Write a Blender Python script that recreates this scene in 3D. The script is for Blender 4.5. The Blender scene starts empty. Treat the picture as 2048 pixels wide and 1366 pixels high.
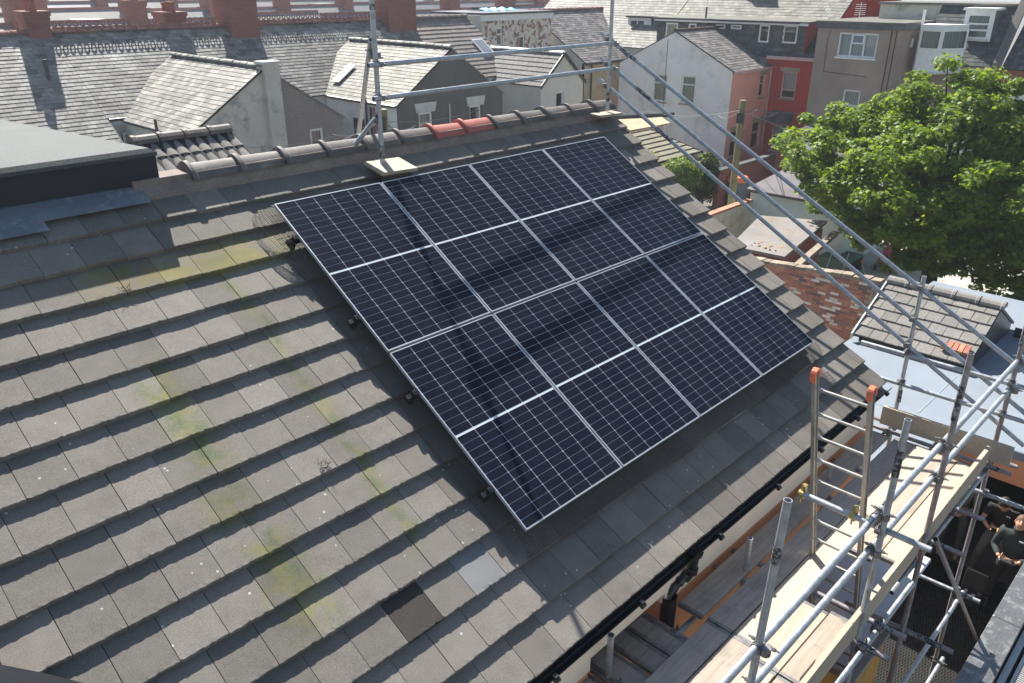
import bpy, math, random
from mathutils import Vector, Matrix
random.seed(11)
R = math.radians
V3 = Vector
# ------------------------------------------------------------------ camera, sky, sun, exposure
scene = bpy.context.scene
COL = scene.collection
cam_d = bpy.data.cameras.new('camera')
cam = bpy.data.objects.new('camera', cam_d)
COL.objects.link(cam)
CAM = V3((-3.42, -6.213, 9.40))
cam.location = CAM
cam.rotation_euler = (R(90 - 24.342), 0, R(-45.728))
cam_d.sensor_width = 36.0
cam_d.lens = 1593.0 / 2048.0 * 36.0
cam_d.clip_start = 0.05
cam_d.clip_end = 3000
scene.camera = cam

SUN = V3((0.36, 0.97, 1.0)).normalized()          # direction towards the sun
world = bpy.data.worlds.new('World')
scene.world = world
world.use_nodes = True
wn = world.node_tree
bg = wn.nodes['Background']
sky = wn.nodes.new('ShaderNodeTexSky')
sky.sky_type = 'NISHITA'
sky.sun_disc = False
sky.sun_elevation = math.asin(SUN.z)
sky.sun_rotation = math.atan2(SUN.x, SUN.y)
sky.air_density = 1.2
sky.dust_density = 0.8
wn.links.new(sky.outputs[0], bg.inputs[0])
bg.inputs[1].default_value = 0.06
sun_d = bpy.data.lights.new('sun', 'SUN')
sun_d.energy = 5.0
sun_d.angle = R(0.5)
sun_d.color = (1.0, 0.95, 0.87)
sun = bpy.data.objects.new('sun', sun_d)
sun.rotation_euler = SUN.to_track_quat('Z', 'Y').to_euler()
sun.location = (0, 0, 60)
COL.objects.link(sun)
scene.view_settings.view_transform = 'Standard'
scene.view_settings.look = 'None'
scene.view_settings.gamma = 1.0
scene.view_settings.exposure = 1.42
scene.view_settings.use_curve_mapping = False

# ------------------------------------------------------------------ helpers
OFF = {}

def off(o):
    return OFF.get(o, V3((0, 0, 0)))

def tag(o, label=None, cat=None, group=None, kind=None):
    if label: o['label'] = label
    if cat: o['category'] = cat
    if group: o['group'] = group
    if kind: o['kind'] = kind
    return o

def thing(name, label, cat, loc=(0, 0, 0), group=None, rot=None):
    o = bpy.data.objects.new(name, None)
    o.empty_display_size = 0.2
    COL.objects.link(o)
    o.location = loc
    if rot: o.rotation_euler = rot
    OFF[o] = V3(loc)
    return tag(o, label, cat, group)

class MB:
    """collects faces in world (or local) coordinates; build() links ONE mesh object"""
    def __init__(s):
        s.v = []; s.f = []
    def add(s, vs, fs):
        n = len(s.v)
        s.v += [tuple(p) for p in vs]
        s.f += [tuple(i + n for i in f) for f in fs]
        return s
    def poly(s, *pts):
        return s.add(pts, [tuple(range(len(pts)))])
    def obox(s, o, a, b, c):
        o = V3(o); a = V3(a); b = V3(b); c = V3(c)
        if a.cross(b).dot(c) < 0: a, b = b, a
        p = [o, o + a, o + a + b, o + b, o + c, o + a + c, o + a + b + c, o + b + c]
        return s.add(p, [(3, 2, 1, 0), (4, 5, 6, 7), (0, 1, 5, 4), (1, 2, 6, 5), (2, 3, 7, 6), (3, 0, 4, 7)])
    def box(s, x0, x1, y0, y1, z0, z1):
        return s.obox((x0, y0, z0), (x1 - x0, 0, 0), (0, y1 - y0, 0), (0, 0, z1 - z0))
    def bbox(s, x0, x1, y0, y1, z0, z1, b=0.01):
        """box with chamfered vertical and top edges"""
        pts = [(x0 + b, y0), (x1 - b, y0), (x1, y0 + b), (x1, y1 - b), (x1 - b, y1), (x0 + b, y1), (x0, y1 - b), (x0, y0 + b)]
        cx, cy = (x0 + x1) / 2, (y0 + y1) / 2
        lo = [(x, y, z0) for x, y in pts]; mi = [(x, y, z1 - b) for x, y in pts]
        k = lambda x, c, h: c + (x - c) * (1 - b / max(h, 1e-6))
        hi = [(k(x, cx, (x1 - x0) / 2), k(y, cy, (y1 - y0) / 2), z1) for x, y in pts]
        fs = [tuple(range(7, -1, -1)), tuple(range(16, 24))]
        for r in (0, 8):
            for i in range(8):
                j = (i + 1) % 8
                fs.append((r + i, r + j, r + 8 + j, r + 8 + i))
        return s.add(lo + mi + hi, fs)
    def prism(s, poly, d):
        d = V3(d); n = len(poly)
        p = [V3(q) for q in poly]
        nrm = (p[1] - p[0]).cross(p[2] - p[1])
        if nrm.dot(d) > 0: p = p[::-1]
        q = [a + d for a in p]
        fs = [tuple(range(n)), tuple(range(2 * n - 1, n - 1, -1))]
        fs += [(i, n + i, n + (i + 1) % n, (i + 1) % n) for i in range(n)]
        return s.add(p + q, [f[::1] for f in fs])
    def tube(s, p, q, r, n=10, r2=None, caps=True):
        p = V3(p); q = V3(q); d = (q - p)
        if d.length < 1e-6: return s
        d.normalize()
        u = d.orthogonal().normalized(); w = d.cross(u)
        r2 = r if r2 is None else r2
        ring = [(math.cos(2 * math.pi * i / n), math.sin(2 * math.pi * i / n)) for i in range(n)]
        a = [p + u * (c * r) + w * (e * r) for c, e in ring]
        b = [q + u * (c * r2) + w * (e * r2) for c, e in ring]
        fs = [(i, (i + 1) % n, n + (i + 1) % n, n + i) for i in range(n)]
        if caps: fs += [tuple(range(n - 1, -1, -1)), tuple(range(n, 2 * n))]
        return s.add(a + b, fs)
    def pipe(s, p, q, r, t=0.004, n=14, depth=0.12):
        """tube with open, hollow ends"""
        p = V3(p); q = V3(q); d = (q - p).normalized()
        u = d.orthogonal().normalized(); w = d.cross(u)
        ring = [(math.cos(2 * math.pi * i / n), math.sin(2 * math.pi * i / n)) for i in range(n)]
        st = [(p + d * depth, r - t), (p, r - t), (p, r), (q, r), (q, r - t), (q - d * depth, r - t)]
        vs = []
        for c, rr in st: vs += [c + u * (x * rr) + w * (y * rr) for x, y in ring]
        fs = []
        for k in range(5):
            for i in range(n):
                j = (i + 1) % n
                fs.append((k * n + i, k * n + j, (k + 1) * n + j, (k + 1) * n + i))
        fs.append(tuple(range(n))); fs.append(tuple(range(6 * n - 1, 5 * n - 1, -1)))
        return s.add(vs, fs)
    def path(s, pts, r, n=6):
        for a, b in zip(pts, pts[1:]): s.tube(a, b, r, n)
        return s
    def lathe(s, c, prof, n=16, axis=(0, 0, 1)):
        c = V3(c); ax = V3(axis).normalized(); u = ax.orthogonal().normalized(); w = ax.cross(u)
        vs = []
        for r, h in prof:
            for i in range(n):
                t = 2 * math.pi * i / n
                vs.append(c + ax * h + u * (r * math.cos(t)) + w * (r * math.sin(t)))
        fs = []
        for k in range(len(prof) - 1):
            for i in range(n):
                j = (i + 1) % n
                fs.append((k * n + i, k * n + j, (k + 1) * n + j, (k + 1) * n + i))
        fs.append(tuple(range(n - 1, -1, -1))); fs.append(tuple(range((len(prof) - 1) * n, len(prof) * n)))
        return s.add(vs, fs)
    def build(s, name, mat, parent=None, smooth=False, local=False):
        o_ = V3((0, 0, 0)) if (local or parent is None) else off(parent)
        me = bpy.data.meshes.new(name)
        me.from_pydata([(x - o_.x, y - o_.y, z - o_.z) for x, y, z in s.v], [], s.f)
        me.materials.append(mat)
        if smooth:
            me.polygons.foreach_set('use_smooth', [True] * len(me.polygons))
            try: me.set_sharp_from_angle(angle=R(35))
            except Exception: pass
        me.update()
        o = bpy.data.objects.new(name, me)
        COL.objects.link(o)
        if parent is not None:
            o.parent = parent
            OFF[o] = V3(off(parent))
        return o

def inst(name, me, parent, M):
    o = bpy.data.objects.new(name, me)
    COL.objects.link(o)
    o.parent = parent
    M = M.copy(); M.translation = M.translation - off(parent)
    o.matrix_basis = M
    return o

def basis(o, x, y, z):
    M = Matrix.Identity(4)
    for i, c in enumerate((x, y, z)):
        for r in range(3): M[r][i] = c[r]
    M.translation = V3(o)
    return M

def struct(o):
    o['kind'] = 'structure'
    return o

# ------------------------------------------------------------------ materials
MATS = {}
class NT:
    def __init__(s, name):
        s.m = bpy.data.materials.new(name); s.m.use_nodes = True
        s.t = s.m.node_tree; s.b = s.t.nodes['Principled BSDF']; s.out = s.t.nodes['Material Output']
    def n(s, ty, **kw):
        x = s.t.nodes.new('ShaderNode' + ty)
        for k, v in kw.items(): setattr(x, k, v)
        return x
    def l(s, a, b): s.t.links.new(a, b)
    def math(s, op, a, b=None, clamp=False):
        x = s.n('Math', operation=op, use_clamp=clamp)
        for i, q in enumerate((a, b)):
            if q is None: continue
            if isinstance(q, (int, float)): x.inputs[i].default_value = q
            else: s.l(q, x.inputs[i])
        return x.outputs[0]
    def mix(s, fac, a, b, bt='MIX'):
        x = s.n('Mix', data_type='RGBA', blend_type=bt)
        for i, q in ((0, fac), (6, a), (7, b)):
            if isinstance(q, (int, float)): x.inputs[i].default_value = q
            elif isinstance(q, tuple): x.inputs[i].default_value = (*q, 1) if len(q) == 3 else q
            else: s.l(q, x.inputs[i])
        return x.outputs[2]
    def noise(s, vec, scale, detail=3, rough=0.55, dim='3D'):
        x = s.n('TexNoise'); x.inputs['Scale'].default_value = scale; x.inputs['Detail'].default_value = detail
        x.inputs['Roughness'].default_value = rough
        if vec is not None: s.l(vec, x.inputs['Vector'])
        return x.outputs[0]
    def ramp(s, f, *st):
        x = s.n('ValToRGB'); e = x.color_ramp.elements
        while len(e) < len(st): e.new(0.5)
        for i, (p, c) in enumerate(st):
            e[i].position = p
            e[i].color = (c, c, c, 1) if isinstance(c, (int, float)) else (*c, 1)
        s.l(f, x.inputs[0])
        return x.outputs[0]
    def step(s, f, lo, hi):
        x = s.n('MapRange'); x.clamp = True
        x.inputs[1].default_value = lo; x.inputs[2].default_value = hi
        s.l(f, x.inputs[0]); return x.outputs[0]
    def bump(s, h, strength, dist=0.01):
        x = s.n('Bump'); x.inputs['Strength'].default_value = strength; x.inputs['Distance'].default_value = dist
        s.l(h, x.inputs['Height']); s.l(x.outputs[0], s.b.inputs['Normal'])
    def coords(s, world=True, per_object=False, stretch=None):
        if world: v = s.n('NewGeometry').outputs['Position']
        else: v = s.n('TexCoord').outputs['Object']
        if per_object:
            r = s.math('MULTIPLY', s.n('ObjectInfo').outputs['Random'], 57.0)
            a = s.n('VectorMath', operation='ADD'); s.l(v, a.inputs[0]); s.l(r, a.inputs[1]); v = a.outputs[0]
        if stretch:
            m = s.n('Mapping'); m.inputs['Scale'].default_value = stretch; s.l(v, m.inputs['Vector']); v = m.outputs[0]
        return v

def mat(name, col, rough=0.8, var=0.2, scale=2.0, grain=0.1, gscale=60, bump=0.2, objvar=0.0, metal=0.0, spec=0.4,
        coat=0.0, world=True, stain=None, stain_amt=0.0, stain_scale=1.2, streak=None, bdist=0.006):
    if name in MATS: return MATS[name]
    t = NT(name)
    v = t.coords(world, not world, streak)
    n1 = t.noise(v, scale, 4); n2 = t.noise(v, gscale, 2)
    lo = tuple(c * (1 - var) for c in col); hi = tuple(min(1, c * (1 + var)) for c in col)
    c = t.mix(t.step(n1, 0.3, 0.7), lo, hi)
    g = t.step(n2, 0.3, 0.7)
    c = t.mix(grain, c, t.mix(g, tuple(x * 0.45 for x in col), tuple(min(1, x * 1.6) for x in col)))
    if stain:
        n3 = t.noise(v, stain_scale, 5, 0.65)
        c = t.mix(t.math('MULTIPLY', t.step(n3, 0.52, 0.72), stain_amt), c, stain)
    if objvar:
        r = t.math('FRACT', t.math('ADD', t.n('ObjectInfo').outputs['Random'], t.n('NewGeometry').outputs['Random Per Island']))
        k = t.math('ADD', t.math('MULTIPLY', r, 2 * objvar), 1 - objvar)
        cc = t.n('CombineColor')
        for i in range(3): t.l(k, cc.inputs[i])
        c = t.mix(1.0, c, cc.outputs[0], 'MULTIPLY')
    t.l(c, t.b.inputs['Base Color'])
    t.b.inputs['Roughness'].default_value = rough
    t.b.inputs['Metallic'].default_value = metal
    t.b.inputs['Specular IOR Level'].default_value = spec
    t.b.inputs['Coat Weight'].default_value = coat
    if bump: t.bump(t.math('ADD', n1, n2), bump, bdist)
    MATS[name] = t.m
    return t.m

def plain(name, col, rough=0.6, metal=0.0, spec=0.5, coat=0.0):
    return mat(name, col, rough, 0.08, 5, 0.04, 90, 0.0, metal=metal, spec=spec, coat=coat)

def mat_tile():
    t = NT('concrete_tile')
    v = t.coords(False, True)
    w = t.n('NewGeometry').outputs['Position']
    rnd = t.n('ObjectInfo').outputs['Random']
    base = t.mix(t.step(t.noise(v, 7, 4), 0.3, 0.7), (0.120, 0.105, 0.089), (0.176, 0.156, 0.134))
    base = t.mix(t.math('MULTIPLY', t.step(t.noise(w, 1.1, 3), 0.42, 0.62), 0.45), base, (0.19, 0.172, 0.15))
    gr = t.noise(v, 150, 3, 0.75)
    base = t.mix(0.34, base, t.mix(t.step(gr, 0.32, 0.68), (0.036, 0.034, 0.031), (0.31, 0.29, 0.26)))
    # whitish scuffs
    scuff = t.noise(t.coords(False, True, (3, 14, 1)), 3, 4, 0.7)
    base = t.mix(t.math('MULTIPLY', t.step(scuff, 0.62, 0.8), 0.35), base, (0.30, 0.29, 0.275))
    # lichen dots
    vo = t.n('TexVoronoi'); vo.inputs['Scale'].default_value = 15; t.l(v, vo.inputs['Vector'])
    keep = t.noise(w, 2.2, 2)
    dot = t.math('MULTIPLY', t.math('LESS_THAN', vo.outputs['Distance'], 0.13), t.math('GREATER_THAN', t.n('Separate' + 'Color') and keep, 0.56))
    sz = t.n('SeparateColor'); t.l(vo.outputs['Color'], sz.inputs[0])
    dot = t.math('MULTIPLY', dot, t.math('GREATER_THAN', sz.outputs[0], 0.55))
    base = t.mix(t.math('MULTIPLY', dot, 0.8), base, (0.46, 0.45, 0.42))
    # algae streaks running down the slope and a mossy band under the flashing
    s = t.n('SeparateXYZ'); t.l(w, s.inputs[0]); X, Y = s.outputs[0], s.outputs[1]
    wob = t.noise(w, 2.4, 3)
    wob2 = t.math('MULTIPLY', t.math('SUBTRACT', wob, 0.5), 0.35)
    def band(x0, wd, y0, y1):
        d = t.math('DIVIDE', t.math('ABSOLUTE', t.math('SUBTRACT', t.math('ADD', X, wob2), x0)), wd)
        e = t.math('SUBTRACT', 1.0, d, True)
        a = t.math('MULTIPLY', t.step(Y, y1 + 0.15, y1), 1.0)
        b_ = t.step(Y, y0, y0 + 0.15)
        return t.math('MULTIPLY', t.math('MULTIPLY', e, a), b_)
    patchy = t.math('MULTIPLY', t.step(t.noise(w, 7, 5, 0.75), 0.33, 0.5), t.step(t.noise(w, 60, 3, 0.8), 0.28, 0.52))
    b1 = t.math('MULTIPLY', band(-0.66, 0.10, -2.75, -0.25), 0.8)
    b2 = t.math('MULTIPLY', band(-1.60, 0.24, -2.85, -0.9), t.step(t.noise(w, 3.1, 2), 0.38, 0.5))
    al = t.math('MULTIPLY', t.math('ADD', b1, b2, True), patchy)
    colr = t.mix(t.step(t.noise(w, 5.5, 2), 0.42, 0.6), (0.07, 0.105, 0.028), (0.16, 0.155, 0.04))
    base = t.mix(t.math('MULTIPLY', al, 0.88), base, colr)
    xr = t.math('MULTIPLY', t.step(X, -1.85, -1.55), t.step(X, 0.1, -0.2))
    yr = t.math('MULTIPLY', t.step(Y, -0.36, -0.27), t.step(Y, 0.02, -0.06))
    mo = t.math('MULTIPLY', t.math('MULTIPLY', xr, yr), t.step(t.noise(w, 4, 4), 0.3, 0.55))
    base = t.mix(t.math('MULTIPLY', mo, 0.8), base, t.mix(t.step(wob, 0.4, 0.6), (0.125, 0.128, 0.04), (0.2, 0.17, 0.05)))
    k = t.math('ADD', t.math('MULTIPLY', rnd, 0.42), 0.80)
    cc = t.n('CombineColor'); [t.l(k, cc.inputs[i]) for i in range(3)]
    base = t.mix(1.0, base, cc.outputs[0], 'MULTIPLY')
    t.l(base, t.b.inputs['Base Color'])
    t.b.inputs['Roughness'].default_value = 0.86
    t.b.inputs['Specular IOR Level'].default_value = 0.3
    t.bump(gr, 0.35, 0.004)
    return t.m

def mat_cell():
    t = NT('solar_cell')
    v = t.coords(False, False)
    s = t.n('SeparateXYZ'); t.l(v, s.inputs[0])
    fr = t.math('FRACT', t.math('MULTIPLY', s.outputs[0], 1 / 0.0116))
    line = t.math('LESS_THAN', fr, 0.13)
    w = t.n('NewGeometry').outputs['Position']
    r = t.n('ObjectInfo').outputs['Random']
    base = t.mix(r, (0.0060, 0.0080, 0.0170), (0.0074, 0.0096, 0.0195))
    base = t.mix(t.math('MULTIPLY', line, 0.12), base, (0.08, 0.09, 0.11))
    dust = t.step(t.noise(w, 3.0, 5, 0.7), 0.45, 0.8)
    base = t.mix(t.math('ADD', t.math('MULTIPLY', dust, 0.022), 0.003), base, (0.3, 0.29, 0.27))
    t.l(base, t.b.inputs['Base Color'])
    t.b.inputs['Roughness'].default_value = 0.35
    t.b.inputs['Specular IOR Level'].default_value = 0.06
    t.b.inputs['Coat Weight'].default_value = 0.05
    t.b.inputs['Coat Roughness'].default_value = 0.035
    t.b.inputs['Coat IOR'].default_value = 1.33
    return t.m

def mat_wood(name, c1, c2, grain_axis=(1.2, 22, 22), objvar=0.16, dirt=0.45):
    t = NT(name)
    v = t.coords(False, True, grain_axis)
    n = t.noise(v, 2.2, 5, 0.65)
    base = t.mix(t.step(n, 0.35, 0.65), c1, c2)
    w = t.coords(False, True)
    d = t.step(t.noise(w, 3.2, 5, 0.7), 0.5, 0.75)
    base = t.mix(t.math('MULTIPLY', d, dirt), base, tuple(x * 0.4 for x in c1))
    sp = t.step(t.noise(w, 14, 2), 0.68, 0.74)
    base = t.mix(t.math('MULTIPLY', sp, 0.35), base, (0.12, 0.08, 0.05))
    k = t.math('ADD', t.math('MULTIPLY', t.n('ObjectInfo').outputs['Random'], 2 * objvar), 1 - objvar)
    cc = t.n('CombineColor'); [t.l(k, cc.inputs[i]) for i in range(3)]
    base = t.mix(1.0, base, cc.outputs[0], 'MULTIPLY')
    t.l(base, t.b.inputs['Base Color']); t.b.inputs['Roughness'].default_value = 0.75
    t.bump(n, 0.3, 0.004)
    return t.m

def mat_brick(name, c1, c2, mortar, scale=1.0, axis='XZ', white=0.0):
    t = NT(name)
    w = t.n('NewGeometry').outputs['Position']
    s = t.n('SeparateXYZ'); t.l(w, s.inputs[0])
    c = t.n('CombineXYZ')
    t.l(s.outputs[0] if axis == 'XZ' else s.outputs[1], c.inputs[0]); t.l(s.outputs[2], c.inputs[1])
    b = t.n('TexBrick'); t.l(c.outputs[0], b.inputs['Vector'])
    b.inputs['Color1'].default_value = (*c1, 1); b.inputs['Color2'].default_value = (*c2, 1); b.inputs['Mortar'].default_value = (*mortar, 1)
    b.inputs['Scale'].default_value = scale
    b.inputs['Brick Width'].default_value = 0.235; b.inputs['Row Height'].default_value = 0.078; b.inputs['Mortar Size'].default_value = 0.007
    col = b.outputs[0]
    col = t.mix(0.25, col, t.mix(t.step(t.noise(w, 1.3, 4), 0.3, 0.7), tuple(x * 0.55 for x in c1), tuple(min(1, x * 1.5) for x in c2)))
    if white:
        col = t.mix(t.math('MULTIPLY', t.step(t.noise(w, 2.6, 4, 0.7), 0.52 - white * 0.12, 0.56 - white * 0.12), 0.95), col, (0.66, 0.6, 0.5))
    t.l(col, t.b.inputs['Base Color']); t.b.inputs['Roughness'].default_value = 0.85
    t.bump(b.outputs[1], -0.4, 0.008)
    return t.m

def mat_glass():
    t = NT('window_glass')
    t.t.nodes.remove(t.b)
    tr = t.n('BsdfTransparent'); tr.inputs[0].default_value = (0.86, 0.9, 0.9, 1)
    gl = t.n('BsdfGlossy'); gl.inputs['Roughness'].default_value = 0.02
    lw = t.n('LayerWeight'); lw.inputs[0].default_value = 0.25
    f = t.math('ADD', t.math('MULTIPLY', lw.outputs['Fresnel'], 0.85), 0.05, True)
    mx = t.n('MixShader'); t.l(f, mx.inputs[0]); t.l(tr.outputs[0], mx.inputs[1]); t.l(gl.outputs[0], mx.inputs[2])
    t.l(mx.outputs[0], t.out.inputs[0])
    return t.m

def mat_blind(name, c1, c2, period, axis=1):
    t = NT(name)
    s = t.n('SeparateXYZ'); t.l(t.n('NewGeometry').outputs['Position'], s.inputs[0])
    f = t.math('FRACT', t.math('MULTIPLY', s.outputs[axis], 1 / period))
    t.l(t.mix(t.step(f, 0.1, 0.9), c1, c2), t.b.inputs['Base Color']); t.b.inputs['Roughness'].default_value = 0.8
    return t.m

def mat_leaf(name, c1, c2, c3):
    t = NT(name)
    g = t.n('NewGeometry')
    r = g.outputs['Random Per Island']
    base = t.mix(t.step(r, 0.0, 0.75), c1, c2)
    base = t.mix(t.step(r, 0.9, 0.97), base, c3)
    w = g.outputs['Position']
    base = t.mix(t.math('MULTIPLY', t.step(t.noise(w, 0.9, 2), 0.4, 0.65), 0.4), base, tuple(x * 0.55 for x in c1))
    t.l(base, t.b.inputs['Base Color']); t.b.inputs['Roughness'].default_value = 0.5
    t.b.inputs['Specular IOR Level'].default_value = 0.28
    tl = t.n('BsdfTranslucent'); t.l(t.mix(0.6, base, (0.34, 0.46, 0.02)), tl.inputs[0])
    ad = t.n('MixShader'); ad.inputs[0].default_value = 0.46
    t.l(t.b.outputs[0], ad.inputs[1]); t.l(tl.outputs[0], ad.inputs[2])
    t.l(ad.outputs[0], t.out.inputs[0])
    return t.m

def mat_tube(name='galvanised_tube', base=(0.36, 0.385, 0.41), rust=0.0):
    t = NT(name)
    v = t.coords(True)
    r = t.n('ObjectInfo').outputs['Random']
    n = t.noise(v, 16, 4, 0.65)
    c = t.mix(t.step(n, 0.3, 0.7), tuple(x * 0.72 for x in base), tuple(min(1, x * 1.25) for x in base))
    c = t.mix(t.math('MULTIPLY', t.step(t.noise(v, 7, 4, 0.75), 0.62, 0.7), 0.7), c, (0.55, 0.55, 0.54))
    c = t.mix(t.math('MULTIPLY', t.step(t.noise(v, 9, 5, 0.8), 0.66, 0.7), 0.8), c, (0.05, 0.05, 0.055))
    if rust:
        c = t.mix(t.math('MULTIPLY', t.step(t.noise(v, 3, 4), 0.4, 0.62), rust), c, (0.22, 0.13, 0.11))
    t.l(c, t.b.inputs['Base Color'])
    t.b.inputs['Metallic'].default_value = 0.55
    t.l(t.math('ADD', t.math('MULTIPLY', n, 0.3), 0.28), t.b.inputs['Roughness'])
    t.bump(n, 0.1, 0.002)
    return t.m

M_tile = mat_tile()
M_cell = mat_cell()
M_glass = mat_glass()
M_tube = mat_tube()
M_tube_old = mat_tube('weathered_tube', (0.3, 0.29, 0.3), 0.5)
M_coupler = mat('coupler_steel', (0.19, 0.185, 0.18), 0.5, 0.4, 20, 0.2, 120, 0.2, metal=0.6)
M_brass = mat('brass_clip', (0.42, 0.34, 0.14), 0.4, 0.3, 20, 0.2, 120, 0.1, metal=0.8)
M_black = mat('black_paint', (0.012, 0.012, 0.014), 0.45, 0.4, 30, 0.3, 90, 0.2)
def mat_worn():
    t = NT('worn_black_paint'); v = t.coords(True)
    k = t.step(t.noise(v, 26, 5, 0.8), 0.47, 0.56)
    t.l(t.mix(k, (0.012, 0.012, 0.014), (0.30, 0.32, 0.34)), t.b.inputs['Base Color'])
    t.b.inputs['Roughness'].default_value = 0.45; t.l(t.math('MULTIPLY', k, 0.5), t.b.inputs['Metallic'])
    return t.m
M_band = mat_worn()
M_pvc = mat('black_pvc', (0.012, 0.013, 0.015), 0.28, 0.2, 8, 0.1, 60, 0.05, spec=0.5)
M_alu = plain('anodised_aluminium', (0.62, 0.64, 0.66), 0.4, 0.6)
M_ladder = mat('ladder_aluminium', (0.42, 0.41, 0.38), 0.42, 0.25, 8, 0.15, 90, 0.1, metal=0.75)
M_back = plain('white_backsheet', (0.60, 0.64, 0.68), 0.35)
M_orange_cap = plain('orange_plastic', (0.75, 0.17, 0.08), 0.5)
M_board = mat_wood('scaffold_board', (0.28, 0.235, 0.185), (0.37, 0.32, 0.26))
M_newboard = mat_wood('fresh_board', (0.335, 0.275, 0.205), (0.41, 0.345, 0.27), dirt=0.12)
M_greyboard = mat_wood('weathered_bounce_board', (0.265, 0.225, 0.19), (0.36, 0.31, 0.265), dirt=0.45)  # base warmed for wall bounce and lightened to lift the shaded boards
M_ply = mat_wood('plywood', (0.27, 0.225, 0.165), (0.35, 0.30, 0.235), (2, 14, 14), dirt=0.35)
M_ridge = mat('ridge_tile', (0.105, 0.095, 0.088), 0.72, 0.3, 4, 0.25, 120, 0.25, objvar=0.18, world=False, stain=(0.3, 0.26, 0.22), stain_amt=0.5, stain_scale=6)
M_ridge_red = mat('red_ridge_tile', (0.34, 0.10, 0.08), 0.7, 0.12, 4, 0.1, 120, 0.15, world=False)
M_mortar = mat('bedding_mortar', (0.21, 0.17, 0.15), 0.95, 0.3, 5, 0.3, 80, 0.6, stain=(0.14, 0.13, 0.13), stain_amt=0.6, stain_scale=3)
M_dark = mat('underlay', (0.02, 0.02, 0.02), 0.9, 0.2, 4, 0.1, 60, 0)
M_felt = mat('mineral_felt', (0.058, 0.066, 0.068), 0.85, 0.35, 1.3, 0.6, 75, 0.6)
M_felt_face = mat('black_felt', (0.022, 0.025, 0.03), 0.8, 0.2, 3, 0.35, 220, 0.4)
M_lead = mat('lead_flashing', (0.15, 0.175, 0.20), 0.5, 0.3, 3, 0.2, 50, 0.2, metal=0.3, stain=(0.45, 0.47, 0.48), stain_amt=0.6, stain_scale=4)
M_cream = mat('cream_render', (0.78, 0.68, 0.55), 0.9, 0.06, 2, 0.05, 120, 0.1)
M_terracotta = mat('terracotta_render', (0.58, 0.26, 0.13), 0.9, 0.1, 2, 0.08, 120, 0.1)
M_wire = plain('black_wire', (0.018, 0.018, 0.018), 0.4)
M_asphalt = mat('asphalt', (0.12, 0.115, 0.105), 0.95, 0.3, 0.8, 0.3, 60, 0.3, stain=(0.12, 0.11, 0.1), stain_amt=0.6, stain_scale=0.5)
M_yardslab = mat('concrete_yard', (0.36, 0.34, 0.31), 0.9, 0.25, 0.8, 0.2, 40, 0.3, stain=(0.14, 0.13, 0.12), stain_amt=0.8, stain_scale=0.7)
M_slate = mat('grey_slate', (0.19, 0.178, 0.16), 0.62, 0.3, 1.2, 0.2, 60, 0.25, spec=0.15, objvar=0.38, stain=(0.40, 0.385, 0.33), stain_amt=0.6, stain_scale=1.0)
M_slate_b = mat('brown_slate', (0.18, 0.165, 0.155), 0.6, 0.3, 1.2, 0.2, 60, 0.25, spec=0.15, objvar=0.38, stain=(0.30, 0.27, 0.24), stain_amt=0.5, stain_scale=1.1)
M_slate_d = mat('dark_slate', (0.075, 0.08, 0.082), 0.6, 0.35, 1.5, 0.25, 60, 0.25, spec=0.15, objvar=0.38, stain=(0.16, 0.17, 0.13), stain_amt=0.5, stain_scale=1.5)
M_slate_p = mat('pale_slate', (0.175, 0.168, 0.148), 0.65, 0.25, 1.2, 0.2, 60, 0.25, spec=0.15, objvar=0.36, stain=(0.22, 0.21, 0.14), stain_amt=0.8, stain_scale=1.4)
M_brtile = mat('brown_tile', (0.19, 0.165, 0.145), 0.85, 0.2, 1.5, 0.3, 90, 0.25, objvar=0.12, stain=(0.26, 0.22, 0.15), stain_amt=0.4)
M_greytile = mat('grey_tile', (0.16, 0.152, 0.14), 0.88, 0.2, 2, 0.4, 140, 0.3, objvar=0.12, stain=(0.4, 0.39, 0.36), stain_amt=0.3, stain_scale=18)
M_mosstile = mat('mossy_tile', (0.15, 0.135, 0.10), 0.9, 0.3, 2, 0.4, 90, 0.3, objvar=0.12, stain=(0.2, 0.22, 0.07), stain_amt=0.8, stain_scale=3)
M_white = mat('white_render', (0.85, 0.82, 0.75), 0.9, 0.07, 0.8, 0.06, 80, 0.15, stain=(0.36, 0.34, 0.3), stain_amt=0.55, stain_scale=0.9)
M_dirtywhite = mat('stained_render', (0.50, 0.47, 0.41), 0.9, 0.15, 1.2, 0.12, 60, 0.25, stain=(0.13, 0.12, 0.11), stain_amt=0.85, stain_scale=1.6)
M_yellow = mat('old_yellow_render', (0.52, 0.45, 0.28), 0.9, 0.18, 1.0, 0.1, 60, 0.25, stain=(0.36, 0.30, 0.2), stain_amt=0.7, stain_scale=1.3)
M_pink = mat('pink_render', (0.82, 0.36, 0.265), 0.9, 0.08, 0.9, 0.06, 80, 0.15)
M_brown = mat('brown_render', (0.31, 0.235, 0.19), 0.92, 0.16, 0.7, 0.12, 60, 0.25, stain=(0.17, 0.14, 0.12), stain_amt=0.5, stain_scale=0.8)
M_grey = mat('grey_render', (0.115, 0.108, 0.10), 0.92, 0.15, 1.0, 0.15, 60, 0.25, streak=(3, 3, 0.4))
M_pebble = mat('pebbledash', (0.235, 0.2, 0.178), 0.95, 0.1, 1.0, 0.55, 34, 0.5)
M_creamwall = mat('cream_wall', (0.62, 0.58, 0.5), 0.9, 0.08, 1.0, 0.06, 80, 0.15, stain=(0.4, 0.37, 0.3), stain_amt=0.4)
M_redpaint = mat_brick('red_painted_brick', (0.52, 0.038, 0.02), (0.42, 0.032, 0.018), (0.34, 0.034, 0.02), 1.0, 'YZ')
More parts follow.
